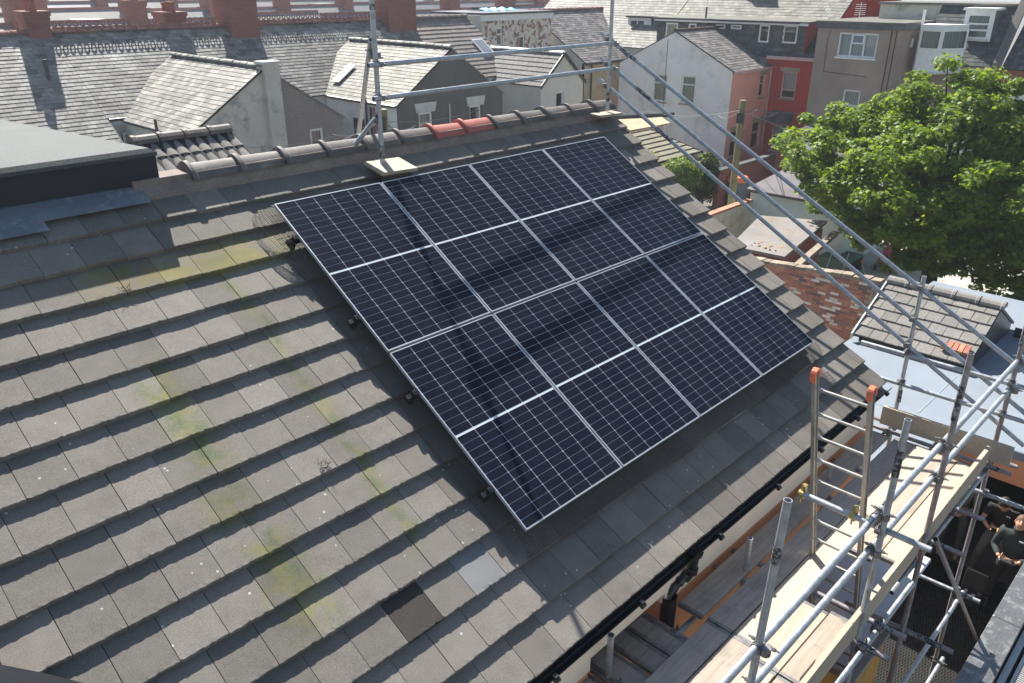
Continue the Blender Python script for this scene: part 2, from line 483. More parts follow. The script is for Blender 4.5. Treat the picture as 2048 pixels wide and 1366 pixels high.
M_redbrick_x = mat_brick('red_brick_x', (0.28, 0.07, 0.045), (0.2, 0.05, 0.035), (0.2, 0.12, 0.1), 1.0, 'XZ')
M_redbrick_y = mat_brick('red_brick_y', (0.28, 0.07, 0.045), (0.2, 0.05, 0.035), (0.2, 0.12, 0.1), 1.0, 'YZ')
M_patchy = mat_brick('peeling_brick', (0.28, 0.10, 0.07), (0.2, 0.08, 0.055), (0.4, 0.33, 0.27), 1.0, 'XZ', white=0.55)
M_chimney = mat_brick('chimney_brick', (0.25, 0.085, 0.065), (0.19, 0.065, 0.05), (0.2, 0.12, 0.11), 1.0, 'XZ')
M_pot = mat('clay_pot', (0.27, 0.10, 0.075), 0.8, 0.3, 4, 0.2, 60, 0.1)
M_upvc = plain('white_upvc', (0.74, 0.74, 0.73), 0.4)
M_stone = mat('lintel_stone', (0.36, 0.28, 0.18), 0.9, 0.2, 2, 0.2, 60, 0.2)
M_whitestone = mat('painted_lintel', (0.55, 0.53, 0.49), 0.9, 0.12, 2, 0.15, 60, 0.2, stain=(0.3, 0.28, 0.25), stain_amt=0.5)
M_gutter = plain('dark_gutter', (0.03, 0.03, 0.033), 0.4)
M_fascia = plain('white_fascia', (0.7, 0.7, 0.68), 0.5)
M_pinkfascia = plain('pink_fascia', (0.62, 0.40, 0.37), 0.6)
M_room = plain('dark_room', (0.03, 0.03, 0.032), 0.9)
M_blind_cream = mat_blind('cream_blind', (0.40, 0.37, 0.27), (0.62, 0.58, 0.46), 0.09, 1)
M_blind_white = mat_blind('white_blind', (0.38, 0.39, 0.42), (0.68, 0.69, 0.71), 0.09, 1)
M_blind_grey = mat_blind('grey_blind', (0.14, 0.18, 0.17), (0.26, 0.30, 0.29), 0.09, 1)
M_curtain = mat_blind('lace_curtain', (0.40, 0.36, 0.33), (0.62, 0.58, 0.54), 0.13, 1)
M_curtain_x = mat_blind('lace_curtain_x', (0.24, 0.235, 0.23), (0.42, 0.41, 0.4), 0.13, 0)
M_blueroof = mat('blue_grey_membrane', (0.17, 0.20, 0.235), 0.75, 0.07, 1.0, 0.08, 90, 0.15)
M_flatfelt = mat('grey_felt', (0.19, 0.175, 0.165), 0.9, 0.2, 1.0, 0.35, 90, 0.3, stain=(0.13, 0.09, 0.03), stain_amt=0.7, stain_scale=0.9)
M_palegreen = mat('pale_green_render', (0.50, 0.60, 0.56), 0.9, 0.08, 1, 0.06, 80, 0.15, stain=(0.4, 0.45, 0.4), stain_amt=0.4)
M_greenwhite = mat('mint_white_wall', (0.62, 0.66, 0.56), 0.9, 0.1, 1.2, 0.06, 60, 0.2, stain=(0.2, 0.2, 0.12), stain_amt=0.5, stain_scale=1.6)
M_bark = mat('bark', (0.07, 0.055, 0.04), 0.95, 0.35, 6, 0.3, 50, 0.6)
M_leaf = mat_leaf('maple_leaf', (0.058, 0.118, 0.013), (0.15, 0.24, 0.02), (0.38, 0.38, 0.05))
M_hedge = mat_leaf('hedge_leaf', (0.07, 0.12, 0.015), (0.13, 0.19, 0.02), (0.2, 0.22, 0.03))
M_darkleaf = mat_leaf('dark_hedge_leaf', (0.018, 0.035, 0.010), (0.03, 0.05, 0.014), (0.05, 0.07, 0.02))
M_pole = mat_wood('telegraph_pole', (0.14, 0.13, 0.06), (0.2, 0.18, 0.09), (10, 10, 1))
M_rubber = mat('rubber_mat', (0.008, 0.008, 0.008), 0.75, 0.2, 4, 0.15, 60, 0.2)
M_coping = mat('aluminium_coping', (0.13, 0.133, 0.135), 0.38, 0.2, 2.5, 0.35, 45, 0.35, metal=0.45, stain=(0.5, 0.5, 0.49), stain_amt=0.5, stain_scale=7)
M_louvre = plain('grey_louvre', (0.46, 0.46, 0.45), 0.5)
M_ochre = mat('ochre_timber', (0.52, 0.27, 0.06), 0.8, 0.15, 3, 0.15, 40, 0.2, stain=(0.12, 0.1, 0.08), stain_amt=0.5, stain_scale=2.5)
M_greybag = plain('pale_grey_sheet', (0.50, 0.53, 0.58), 0.7)
M_redclay = mat('red_clay_ridge', (0.27, 0.12, 0.095), 0.85, 0.25, 3, 0.2, 60, 0.2, objvar=0.15, world=False)
M_blue_tarp = plain('blue_tarpaulin', (0.02, 0.36, 0.62), 0.4)

# ------------------------------------------------------------------ ground
g = MB().poly((-500, -500, 0), (700, -500, 0), (700, 700, 0), (-500, 700, 0)).build('ground', M_asphalt)
struct(g)

# ------------------------------------------------------------------ our house: tiled roof
AL = R(31.355); ZT = 7.6394
CA, SA = math.cos(AL), math.sin(AL)
NR = V3((0, -SA, CA)); VD = V3((0, -CA, -SA)); UX = V3((1, 0, 0))
def RP(a, b, h=0.0, base=-0.14):
    """point on the roof: a metres along the ridge, b metres down the slope, h above the tiles"""
    return V3((a, 0, ZT)) + NR * (base + h) + VD * b

house = thing('tiled_house', 'house with grey concrete tile roof carrying the solar panels', 'house', (1.0, 0.5, 0))
NOSE = [-0.22, 0.10, 0.437, 0.772, 1.10, 1.43, 1.76, 2.09, 2.42, 2.75, 3.078, 3.391, 3.71, 4.025, 4.352]
TW = 0.2945; TT = 0.040; TILT = 0.121; TLEN = 0.41
def tile_mesh(seed, w):
    rr = random.Random(seed)
    n = 14; vs = []; fs = []
    for i in range(n + 1):
        x = w * i / n
        jb = rr.uniform(-0.0025, 0.0025); jh = rr.uniform(-0.0022, 0.0022)
        if rr.random() < 0.06: jb += 0.006
        # local: x along ridge, y up slope, z normal; nose at y=0
        vs += [(x, jb + 0.002, -TT), (x, jb, -0.003), (x, 0.006 + jb, jh * 0.6), (x, 0.03, 0.0), (x, TLEN, 0.0), (x, TLEN, -0.012)]
    for i in range(n):
        for k in range(5):
            a = i * 6 + k
            fs.append((a, a + 6, a + 7, a + 1))
    fs.append(tuple(range(6))[::-1]); fs.append(tuple(range(n * 6, n * 6 + 6)))
    me = bpy.data.meshes.new('roof_tile'); me.from_pydata(vs, [], [f[::-1] for f in fs]); me.materials.append(M_tile); me.update()
    return me
TILES = [tile_mesh(i, TW - 0.0045) for i in range(6)]
HALF = [tile_mesh(20 + i, TW * 0.5 - 0.004) for i in range(2)]
td = Matrix.Rotation(AL, 4, 'X') @ Matrix.Rotation(-math.atan(TILT) * -1.0, 4, 'X') if False else None
ang = math.atan(TILT)
YU = (-VD * math.cos(ang) - NR * math.sin(ang)).normalized()      # up the tile, dipping under the next course
ZU = UX.cross(YU).normalized()
M_tile_dark = mat('replacement_tile', (0.045, 0.038, 0.033), 0.92, 0.12, 6, 0.5, 160, 0.5, world=False)
M_tile_lead = mat('smooth_grey_tile', (0.17, 0.172, 0.175), 0.7, 0.12, 3, 0.1, 120, 0.15, world=False)
dark_me = TILES[0].copy(); dark_me.materials.clear(); dark_me.materials.append(M_tile_dark)
lead_me = TILES[1].copy(); lead_me.materials.clear(); lead_me.materials.append(M_tile_lead)
hidden = MB()
VERGE = [5.43, 5.41, 5.40, 5.38, 5.37, 5.36, 5.35, 5.345, 5.344, 5.343, 5.338, 5.335, 5.33, 5.325, 5.32]
ntile = 0
for k, nb in enumerate(NOSE):
    ph = -0.413 if k % 2 == 1 else -0.413 - TW / 2
    ve = VERGE[k]
    a0 = ph - 13 * TW
    i = 0
    while True:
        a = a0 + i * TW; i += 1
        if a > ve - 0.06: break
        if a < -3.95: continue
        wid = min(TW, ve - a)
        top = nb - 0.33
        under = (a > 0.12 and a + wid < 4.45 and top > 0.18 and nb < 3.42)
        jit = random.uniform(-0.0025, 0.0025)
        loc = RP(a + random.uniform(-.0012, .0012), nb + jit, random.uniform(-0.0015, 0.002))
        dist_left = a < -3.3 and nb < 1.6
        if under or dist_left:
            o = RP(a, nb); hidden.obox(o - ZU * TT, UX * (wid - 0.0045), YU * TLEN, ZU * TT)
            continue
        M = basis(loc, UX * (wid / TW if wid < TW - 1e-4 else 1.0), YU, ZU)
        me = TILES[random.randrange(6)]
        if k == 12 and abs(a + 0.5 * TW + 1.02) < 0.13: me = dark_me
        if k == 12 and abs(a + 0.5 * TW + 0.41) < 0.13: me = lead_me
        inst('roof_tile', me, house, M)
        ntile += 1
hs = hidden.build('covered_roof_tiles', M_tile, house); hs['kind'] = 'stuff'
# underlay below the tiles, rear slope, gable masonry
MB().obox(RP(-6, -0.66, -0.085), UX * 11.28, VD * 4.96, NR * 0.02).build('roof_underlay', M_dark, house)
RY, RZ = 0.655, 7.87     # ridge line
bs = MB(); bs.obox((-6, RY, RZ - 0.04), (11.40, 0, 0), (0, 4.6 * CA, -4.6 * SA), (0, 0.03 * SA, 0.03 * CA)); bs.build('rear_slope', M_tile, house)
# verge undercloak and gable wall
MB().prism([(5.22, -3.45, 0.0), (5.22, 4.35, 0.0), (5.22, 4.35, 5.3), (5.22, 0.55, 7.66), (5.22, -3.45, 5.2)], (-0.25, 0, 0)).build('gable_wall', M_cream, house)
MB().obox(RP(5.22, -0.52, -0.062), UX * 0.06, VD * 4.84, NR * 0.03).build('verge_mortar', M_mortar, house)
# ridge tiles with collars
RX0 = -0.46 - 0.458
def ridge_mesh(m):
    b = MB(); L = 0.452; n = 12
    def arc(x, r, dz):
        out = []
        for i in range(n + 1):
            a_ = math.pi * (0.05 + 0.90 * i / n); c_ = math.cos(a_); s_ = math.sin(a_)
            out.append((x, -r * math.copysign(abs(c_) ** 1.25, c_) * 1.16, dz + r * (s_ ** 1.35) * 0.90))
        return out
    secs = [(0.0, 0.145, -0.005), (0.004, 0.164, 0.0), (0.040, 0.166, 0.0), (0.052, 0.150, 0.0), (0.062, 0.136, -0.002), (L, 0.130, -0.004)]
    vs = []
    for x, r, dz in secs: vs += arc(x, r, dz)
    k = n + 1; fs = []
    for s_ in range(len(secs) - 1):
        for i in range(n): fs.append((s_ * k + i, s_ * k + i + 1, (s_ + 1) * k + i + 1, (s_ + 1) * k + i))
    fs.append(tuple(range(k))); fs.append(tuple(range((len(secs) - 1) * k, len(secs) * k))[::-1])
    me = bpy.data.meshes.new('ridge_tile'); me.from_pydata(vs, [], fs); me.materials.append(m)
    me.polygons.foreach_set('use_smooth', [True] * len(me.polygons))
    try: me.set_sharp_from_angle(angle=R(40))
    except Exception: pass
    return me
rm, rr_ = ridge_mesh(M_ridge), ridge_mesh(M_ridge_red)
for i in range(14):
    x = RX0 + i * 0.458
    if x > 5.06: break
    if x < -0.7: continue
    red = 6.5 < (x - RX0) / 0.458 + 0.01 < 9 and 2.1 < x < 2.9
    zz = RZ - 0.035 + random.uniform(-0.004, 0.004)
    o = inst('ridge_tile', rr_ if red else rm, house, Matrix.Translation((x, RY, zz)) @ Matrix.Rotation(random.uniform(-.012, .012), 4, 'Y') @ Matrix.Rotation(random.uniform(-.015, .015), 4, 'Z'))
    if red: o['label'] = 'red replacement ridge tile'
mo = MB(); n = 60
rows = []
for i in range(n + 1):
    x = -0.95 + 6.2 * i / n
    j1, j2, j3 = (random.uniform(-.006, .006) for _ in range(3))
    rows.append([(x, RY - 0.118, RZ - 0.02 + j1), (x, RY - 0.145 + j2, RZ - 0.055 + j1), (x, RY - 0.165 + j3, RZ - 0.095 + j2), (x, RY - 0.17, RZ - 0.15)])
for a, b in zip(rows, rows[1:]):
    for k in range(3): mo.poly(a[k], a[k + 1], b[k + 1], b[k])
mo.box(-0.95, 5.25, RY - 0.12, RY + 0.12, RZ - 0.12, RZ + 0.03)
mo.build('ridge_mortar', M_mortar, house)

# eaves: fascia, gutter, brackets, wall with recess, downpipe
GY, GZ, GR = -3.637, 5.185, 0.058
gt = MB(); n = 12
for s_, r in ((0, GR), (1, GR - 0.004)):
    pass
pr = [(math.cos(math.pi * (1 + i / n)), math.sin(math.pi * (1 + i / n))) for i in range(n + 1)]
outer = [(GY + c * GR, GZ + s_ * GR) for c, s_ in pr]; inner = [(GY + c * (GR - .005), GZ + s_ * (GR - .005)) for c, s_ in pr]
prof = [(GY - GR - 0.006, GZ + 0.006), (GY - GR - 0.006, GZ)] + outer + inner[::-1]
pts0 = [(-5.5, y, z) for y, z in prof]; pts1 = [(5.36, y, z) for y, z in prof]
m_ = len(prof)
gt.add(pts0 + pts1, [(i, (i + 1) % m_, m_ + (i + 1) % m_, m_ + i) for i in range(m_)])
gut = gt.build('gutter', M_pvc, house, smooth=False)
for x in (-3.2, -2.1, -1.2, -0.42, 0.55, 1.66, 2.66, 3.55, 4.42, 5.2):
    MB().tube((x - .02, GY - GR - .012, GZ - .02), (x + .02, GY - GR - .012, GZ - .02), 0.02, 10).box(x - 0.018, x + 0.018, GY - GR - .014, GY - GR + .02, GZ - 0.02, GZ + 0.012).build('gutter_bracket', M_pvc, gut)
MB().lathe((1.36, GY, GZ - 0.15), [(0.04, 0), (0.045, 0.06), (0.068, 0.09), (0.072, 0.125)], 14).build('gutter_outlet', M_pvc, gut)
MB().box(-6, 5.2, -3.61, -3.585, 5.06, 5.22).build('fascia', M_pvc, house)
MB().box(-6, 5.2, -3.60, -3.46, 5.05, 5.07).build('soffit', M_cream, house)
fw = MB()
fw.box(1.08, 5.2, -3.57, -3.30, 4.735, 5.05).box(-6, 0.12, -3.57, -3.30, 4.735, 5.05).box(0.12, 1.08, -3.57, -3.30, 4.86, 5.05)
fw.build('front_wall', M_cream, house)
MB().box(1.10, 5.2, -3.567, -3.30, 0, 4.734).box(-6, 0.10, -3.567, -3.30, 0, 4.734).box(0.10, 1.10, -3.567, -3.3, 0, 3.3).build('lower_wall', M_terracotta, house)
wr = MB().box(0.10, 1.10, -3.16, -3.12, 3.3, 4.9).build('window_board', M_terracotta, house)
MB().box(0.72, 0.79, -3.40, -3.16, 3.3, 4.85).box(1.02, 1.08, -3.36, -3.16, 3.3, 4.85).build('window_frame', M_stone, house)
MB().box(0.84, 0.97, -3.38, -3.17, 3.3, 4.85).build('reveal_panel', M_pink, house)
dp = MB()
dp.path([(1.36, GY, GZ - .14), (1.36, GY, GZ - .2), (1.33, -3.6, 4.90), (1.18, -3.575, 4.86), (1.14, -3.575, 4.80)], 0.037, 14)
for p, q in (((1.36, GY, GZ - .19), (1.355, GY, GZ - .25)), ((1.335, -3.62, 4.93), (1.31, -3.6, 4.885)), ((1.20, -3.58, 4.88), (1.155, -3.575, 4.83)), ((1.26, -3.59, 4.89), (1.235, -3.585, 4.88))):
    dp.tube(p, q, 0.046, 14)
dpo = dp.build('downpipe', M_pvc, house, smooth=True)
MB().pipe((1.14, -3.575, 0.6), (1.14, -3.575, 4.80), 0.066, 0.006, 18, 0.3).build('soil_pipe', M_pvc, dpo, smooth=True)

# lead-dressed felt dormer at the left end of the ridge
dm = thing('flat_roof_dormer', 'box dormer with grey mineral felt flat roof behind the ridge tiles', 'dormer', (-2.5, 2.5, 7.0))
top = MB()
z0, z1 = 8.13, 7.90
top.add([(-6, 0.56, z0 - .05), (-0.70, 0.56, z0 - .05), (-0.70, 5.0, z1 - .05), (-6, 5.0, z1 - .05),
         (-6, 0.56, z0 - 0.02), (-0.70, 0.56, z0 - 0.02), (-0.70, 5.0, z1 - 0.02), (-6, 5.0, z1 - 0.02),
         (-6, 0.60, z0 + 0.012), (-0.745, 0.60, z0 + 0.012), (-0.745, 5.0, z1 + 0.012), (-6, 5.0, z1 + 0.012)],
        [(4, 5, 9, 8), (5, 6, 10, 9), (8, 9, 10, 11), (0, 1, 5, 4), (1, 2, 6, 5)])
top.build('felt_roof', M_felt, dm)
MB().box(-6, -0.71, 0.575, 0.60, 7.3, z0 - .03).prism([(-0.72, 0.60, 7.0), (-0.72, 5.0, 7.0), (-0.72, 5.0, z1 - .04), (-0.72, 0.60, z0 - .04)], (-0.03, 0, 0)).build('felt_face', M_felt_face, dm)
MB().obox((-2.15, 0.7, z0 + .0095), (0.9, 2.6, -0.136), (0.012, -0.004, 0), (0, 0, 0.006)).build('felt_lap', M_felt_face, dm)
ls = MB(); n = 40
for i in range(n):
    x0_ = -3.6 + (2.72 / n) * i; x1_ = x0_ + 2.72 / n
    hgt = 0.02
    w0 = -0.40 if x0_ > -1.75 else -0.30
    ls.obox(RP(x0_, -0.62, hgt), UX * (x1_ - x0_), VD * (w0 + 0.62), NR * 0.006)
ls.build('lead_flashing', M_lead, dm)
bl = thing('felt_valley', 'dark felt strip cutting across the tiles at lower left corner', 'roofing felt', RP(-3.3, 3.2))
p = [RP(-3.25, 2.45, .045), RP(-2.93, 2.77, .045), RP(-2.5, 3.25, .045), RP(-2.9, 3.9, .045), RP(-3.6, 3.9, .045), RP(-3.6, 2.45, .045)]
MB().prism(p, NR * -0.04).build('felt_sheet', M_felt_face, bl)

# plywood pads under the two ridge posts
for (x, y, z, w, d, lab, tl) in ((1.43, 0.20, 7.735, 0.42, 0.34, 'plywood pad under the scaffold post beside the red ridge tiles', 0.17), (5.12, 0.47, 7.835, 0.44, 0.36, 'plywood pad at the right end of the ridge under a scaffold post', 0.05)):
    t = thing('plywood_pad', lab, 'board', (x, y, z), 'pads under the ridge posts')
    t.rotation_euler = (tl, 0.02, R(-4))
    MB().bbox(-w / 2, w / 2, -d / 2, d / 2, -0.03, 0.0, 0.004).build('board', M_ply, t, local=True)
    if x < 3: MB().prism([(-w / 2 + .03, -d / 2 + .03, -0.032), (-w / 2 + .03, d / 2, -0.032), (-w / 2 + .05, -d / 2 + .03, -0.10)], (0.34, 0, 0)).build('wedge', M_bark, t, local=True)

# ------------------------------------------------------------------ solar panels
PW, PH, PG = 1.134, 1.762, 0.02
FT = 0.03
cols = ['leftmost', 'second from left', 'third from left', 'rightmost']
cpw = (PW - 0.019) / 6; cph = (PH - 0.019 - 0.018) / 24
gap = 0.0036
cell_me = bpy.data.meshes.new('solar_cell')
cw, ch, cc_ = cpw - gap, cph - gap * 0.8, 0.004
cell_me.from_pydata([(cc_, 0, 0), (cw - cc_, 0, 0), (cw, cc_, 0), (cw, ch - cc_, 0), (cw - cc_, ch, 0), (cc_, ch, 0), (0, ch - cc_, 0), (0, cc_, 0)], [], [tuple(range(8))])
cell_me.materials.append(M_cell)
def frame_mesh():
    b = MB(); w = 0.0088
    b.box(0, PW, 0, w, -FT, 0).box(0, PW, PH - w, PH, -FT, 0).box(0, w, w, PH - w, -FT, 0).box(PW - w, PW, w, PH - w, -FT, 0)
    return b
for r in range(2):
    for c in range(4):
        a = c * (PW + PG); bb = r * (PH + 0.022) + PH
        loc = RP(a, bb, 0, 0.0)
        t = thing('solar_panel', 'black solar panel, %s in the %s row of the array' % (cols[c], ('upper', 'lower')[r]), 'solar panel', loc, 'solar panels on the roof', (AL, 0, 0))
        frame_mesh().build('frame', M_alu, t, local=True)
        MB().box(0.010, PW - 0.010, 0.010, PH - 0.010, -0.010, -0.0035).build('backsheet', M_back, t, local=True)
        for i in range(6):
            for j in range(24):
                o = bpy.data.objects.new('solar_cell', cell_me); COL.objects.link(o); o.parent = t
                o.location = (0.0095 + i * cpw + gap / 2, 0.0095 + j * cph + gap / 2 + (0.018 if j >= 12 else 0), -0.0026)
# mounting rails with end clamps, mid clamps
for k, b in enumerate((0.40, 1.36, 2.18, 3.15)):
    t = thing('mounting_rail', '%s mounting rail from the ridge under the panels' % ('first', 'second', 'third', 'fourth')[k], 'rail', RP(-0.1, b, 0.05), 'rails carrying the panels')
    MB().obox(RP(-0.10, b - 0.02, 0.055), UX * 4.82, VD * 0.04, NR * 0.04).build('rail', M_wire, t)
    for x in (-0.045, 4.596 + 0.005):
        MB().obox(RP(x, b - 0.025, 0.095), UX * 0.04, VD * 0.05, NR * 0.034).obox(RP(x - .01, b - 0.02, 0.09), UX * 0.02, VD * 0.03, NR * 0.012).tube(RP(x + .02, b, 0.128), RP(x + .02, b, 0.142), 0.008, 8).build('end_clamp', M_wire, t)
    for c in (1, 2, 3):
        x = c * (PW + PG) - PG / 2
        MB().obox(RP(x - 0.009, b - 0.03, 0.095), UX * 0.018, VD * 0.06, NR * 0.034).obox(RP(x - .019, b - 0.025, 0.1305), UX * 0.038, VD * 0.05, NR * 0.003).tube(RP(x, b, 0.133), RP(x, b, 0.139), 0.007, 8).build('mid_clamp', M_coupler, t)
    for x in (-0.06, 0.9, 2.3, 3.7, 4.62):
        MB().obox(RP(x, b - 0.02, 0.004), UX * 0.035, VD * 0.05, NR * 0.055).build('roof_hook', M_wire, t)
# bird mesh skirts
AW = 4 * PW + 3 * PG; AH = 2 * PH + 0.022
def skirt(name, lab, base_pt, along, length, out, seed, width=0.15, cell=0.017, bulge=None):
    rr = random.Random(seed); b = MB()
    steps = int(width / cell); nl = int(length / cell)
    def P(s, q):     # s along, q 0..1 outwards and down
        bu = bulge(s) if bulge else 0.0
        o = (width + bu) * q
        h = 0.112 - 0.108 * q ** 1.3 + bu * 0.6 * math.sin(math.pi * q)
        wob = 0.006 * math.sin(s * 9 + q * 3) * q
        return base_pt + along * s + out * (o + wob) + NR * (h + abs(wob))
    def wire(p, q):
        d = (q - p); 
        if d.length < 1e-5: return
        d.normalize(); u = d.orthogonal().normalized() * 0.0013; w = d.cross(u).normalized() * 0.0013
        b.add([p + u, p - u * .5 + w, p - u * .5 - w, q + u, q - u * .5 + w, q - u * .5 - w], [(0, 1, 4, 3), (1, 2, 5, 4), (2, 0, 3, 5)])
    for i in range(nl + 1):
        s = i * cell
        pts = [P(s, q / 4) for q in range(5)]
        for x, y in zip(pts, pts[1:]): wire(x, y)
    seg = 60
    for j in range(steps + 1):
        pts = [P(length * i / seg, j / steps) for i in range(seg + 1)]
        for x, y in zip(pts, pts[1:]): wire(x, y)
    o = b.build(name, M_wire)
    tag(o, lab, 'wire mesh', 'bird mesh round the panels')
    return o
skirt('bird_mesh', 'black bird mesh along the left edge of the solar panels', RP(-0.002, -0.02), VD, AH + 0.1, -UX, 1, 0.14, bulge=lambda s: 0.10 * math.exp(-((s - 0.2) / 0.2) ** 2) + 0.01 * math.sin(s * 5))
skirt('bird_mesh', 'black bird mesh along the lower edge of the solar panels', RP(-0.06, AH + 0.002), UX, AW + 0.12, VD, 2, 0.17, bulge=lambda s: 0.015 * math.sin(s * 4) + (0.05 if s > AW - 0.1 else 0))
skirt('bird_mesh', 'black bird mesh along the top edge of the solar panels', RP(0, -0.002), UX, AW, -VD, 3, 0.09)
skirt('bird_mesh', 'black bird mesh along the right edge of the solar panels', RP(AW + 0.002, 0), VD, AH, UX, 4, 0.06)
#BGSTART
# ------------------------------------------------------------------ scaffold
TR = 0.0242
scaf = thing('scaffold', 'galvanised tube scaffold round the eaves, gable and ridge', 'scaffold', (3.0, -4.8, 0.5))
def tube(p, q, old=False, label=None, hollow=True):
    b = MB()
    b.pipe(p, q, TR, 0.004, 14)
    o = b.build('scaffold_tube', M_tube_old if old else M_tube, scaf, smooth=True)
    if label: o['label'] = label
    return o
def band(tb, p, q):
    MB().tube(p, q, TR + 0.0018, 14, caps=False).build('paint_band', M_band, tb, smooth=True)
def coupler(c, d1, d2, m=None):
    """double coupler at c: collars round both tubes, hinge plate, two bolts with nuts"""
    c = V3(c); d1 = V3(d1).normalized(); d2 = V3(d2).normalized()
    n = d1.cross(d2)
    n = n.normalized() if n.length > 0.05 else d1.orthogonal().normalized()
    b = MB()
    for s, d, e in ((-1, d1, d2), (1, d2, d1)):
        cc = c + n * (s * 0.026)
        b.tube(cc - d * 0.025, cc + d * 0.025, TR + 0.008, 12)
        b.obox(cc + e * 0.028 - d * 0.012 - n * 0.014, e * 0.028, d * 0.024, n * 0.028)
        b.tube(cc + e * 0.044 - n * (s * 0.03), cc + e * 0.044 + n * (s * 0.062), 0.0065, 6)
        b.tube(cc + e * 0.044 + n * (s * 0.022), cc + e * 0.044 + n * (s * 0.040), 0.0125, 6)
    b.obox(c - n * 0.006 - d1 * 0.03 - d2 * 0.03, d1 * 0.06, d2 * 0.06, n * 0.012)
    return b.build('coupler', m or M_coupler, scaf)
X_, Y_, Z_ = V3((1, 0, 0)), V3((0, 1, 0)), V3((0, 0, 1))
# ridge posts and guard rails
P1 = V3((1.376, 0.262, 0)); P2 = V3((5.20, 0.44, 0))
t1 = tube(P1 + Z_ * 7.74, P1 + Z_ * 9.75); band(t1, P1 + Z_ * 9.16, P1 + Z_ * 9.21); band(t1, P1 + Z_ * 7.80, P1 + Z_ * 7.93)
t2 = tube(P2 + Z_ * 7.845, P2 + Z_ * 9.6); band(t2, P2 + Z_ * 7.96, P2 + Z_ * 8.08)
RYL = 0.20
for z, x0, x1 in ((8.685, 1.24, 5.235), (8.38, 1.275, 5.255)):
    o = tube((x0, RYL, z), (x1, RYL + 0.19, z))
    coupler((1.376, 0.235, z), Z_, X_); coupler((5.21, 0.415, z), Z_, X_)
# braces behind the ridge post
tube((1.375, 0.315, 8.90), (2.25, 2.15, 6.95)); coupler((1.42, 0.33, 8.76), Z_, (1, 2, -2))
tube((1.40, 0.31, 8.21), (1.10, 0.95, 7.45)); coupler((1.38, 0.30, 8.17), Z_, (-.3, .6, -.7))
# outer row of standards, inner stubs
OY = -4.84
ta = tube((0.10, OY + .06, 5.35), (0.10, OY + .02, 6.90), label='short upright tube nearest the camera'); band(ta, (0.10, OY + .03, 6.47), (0.10, OY + .03, 6.60))
tb = tube((1.90, OY, 0.5), (1.876, OY, 6.664)); band(tb, (1.876, OY, 6.20), (1.876, OY, 6.42))
tc = tube((3.235, OY - .05, 0.5), (3.219, OY + .01, 6.707), True); band(tc, (3.219, OY + .01, 6.10), (3.219, OY + .01, 6.42))
tdd = tube((5.49, OY + .0, 0.5), (5.479, OY + .06, 6.65), True); band(tdd, (5.479, OY + .06, 6.02), (5.479, OY + .06, 6.25))
te = tube((5.50, -3.762, 3.0), (5.50, -3.73, 6.50)); band(te, (5.50, -3.755, 4.97), (5.50, -3.75, 5.12))
tube((-1.7, OY, 0.5), (-1.7, OY, 6.3))
for x, y, z in ((1.95, -3.825, 5.06), (0.216, -3.67, 5.09), (3.79, -3.735, 4.90)):
    tube((x, y, 0.6), (x, y, z), label='inner standard poking up between the boards')
# guard rails along the outer row
GYL = OY + 0.052
tube((-2.5, GYL, 5.85), (1.80, GYL, 5.85)); tube((1.62, GYL + .002, 5.852), (5.62, GYL + .0, 5.85))
tube((-2.5, GYL, 5.52), (1.84, GYL, 5.52)); tube((1.70, GYL + .002, 5.522), (5.60, GYL + .0, 5.52))
for x in (0.10, 1.88, 3.22, 5.48):
    for z in (5.85, 5.52):
        coupler((x, OY + 0.026, z), Z_, X_)
# far end guard rails across the gable end
tube((5.44, -3.24, 5.585), (5.44, -5.05, 5.60)); tube((5.44, -3.46, 5.22), (5.44, -5.25, 5.235))
for z in (5.60, 5.23):
    coupler((5.47, -3.75, z), Z_, Y_); coupler((5.47, OY + .05, z), Z_, Y_)
# three long raking rails down the verge
for k, (z0, z1, ext) in enumerate(((8.76, 6.38, -5.30), (8.46, 6.01, -5.22), (8.19, 5.70, -5.05))):
    p = V3((5.24, 0.56, z0)); q = V3((5.455, -3.72, z1))
    d = (q - p); e = p + d * ((ext - p.y) / d.y)
    o = tube(p - d * 0.012, e, label='%s of the three raking guard rails' % ('topmost', 'middle', 'lowest')[k])
    s = (0.16, 0.22, 0.30)[k]
    band(o, p + d * (s - 0.1), p + d * (s - 0.045))
    coupler(p + V3((-0.02, -0.06, -0.03)), Z_, d); coupler(q + V3((0.02, 0, 0)), Z_, d)
# cross tube that carries the ladder
ct = tube((1.94, -4.19, 5.705), (1.935, -5.17, 5.70)); coupler((1.90, OY + .02, 5.72), Z_, Y_)
coupler((1.93, OY + 0.06, 5.80), X_, Y_)
# ledgers, transoms, braces below the platform
tube((-2.5, -4.90, 4.60), (2.95, -4.90, 4.60)); tube((2.75, -4.80, 4.56), (5.5, -4.80, 4.56)); tube((-2.5, -3.76, 4.60), (5.7, -3.76, 4.60))
for x, y1, dk in ((5.53, -5.05, False), (5.33, -5.04, True), (4.28, -5.08, False), (3.58, -5.11, True), (2.18, -5.11, True), (1.87, -5.10, True), (0.95, -5.0, False), (0.2, -5.0, False)):
    o = tube((x, -3.48, 4.655), (x, y1, 4.655), True)
    if dk: band(o, (x, y1 + .10, 4.655), (x, y1 + .24, 4.655))
    coupler((x, -4.90 if x < 2.9 else -4.80, 4.62), X_, Y_); coupler((x, -3.76, 4.625), X_, Y_)
o = tube((5.45, -4.2, 4.255), (5.45, -5.32, 4.25)); band(o, (5.45, -5.2, 4.25), (5.45, -5.32, 4.25)); coupler((5.47, OY, 4.25), Z_, Y_)
o = tube((5.45, -4.0, 2.855), (5.45, -5.10, 2.88)); band(o, (5.45, -4.90, 2.876), (5.45, -5.02, 2.878)); coupler((5.47, OY, 2.88), Z_, Y_)
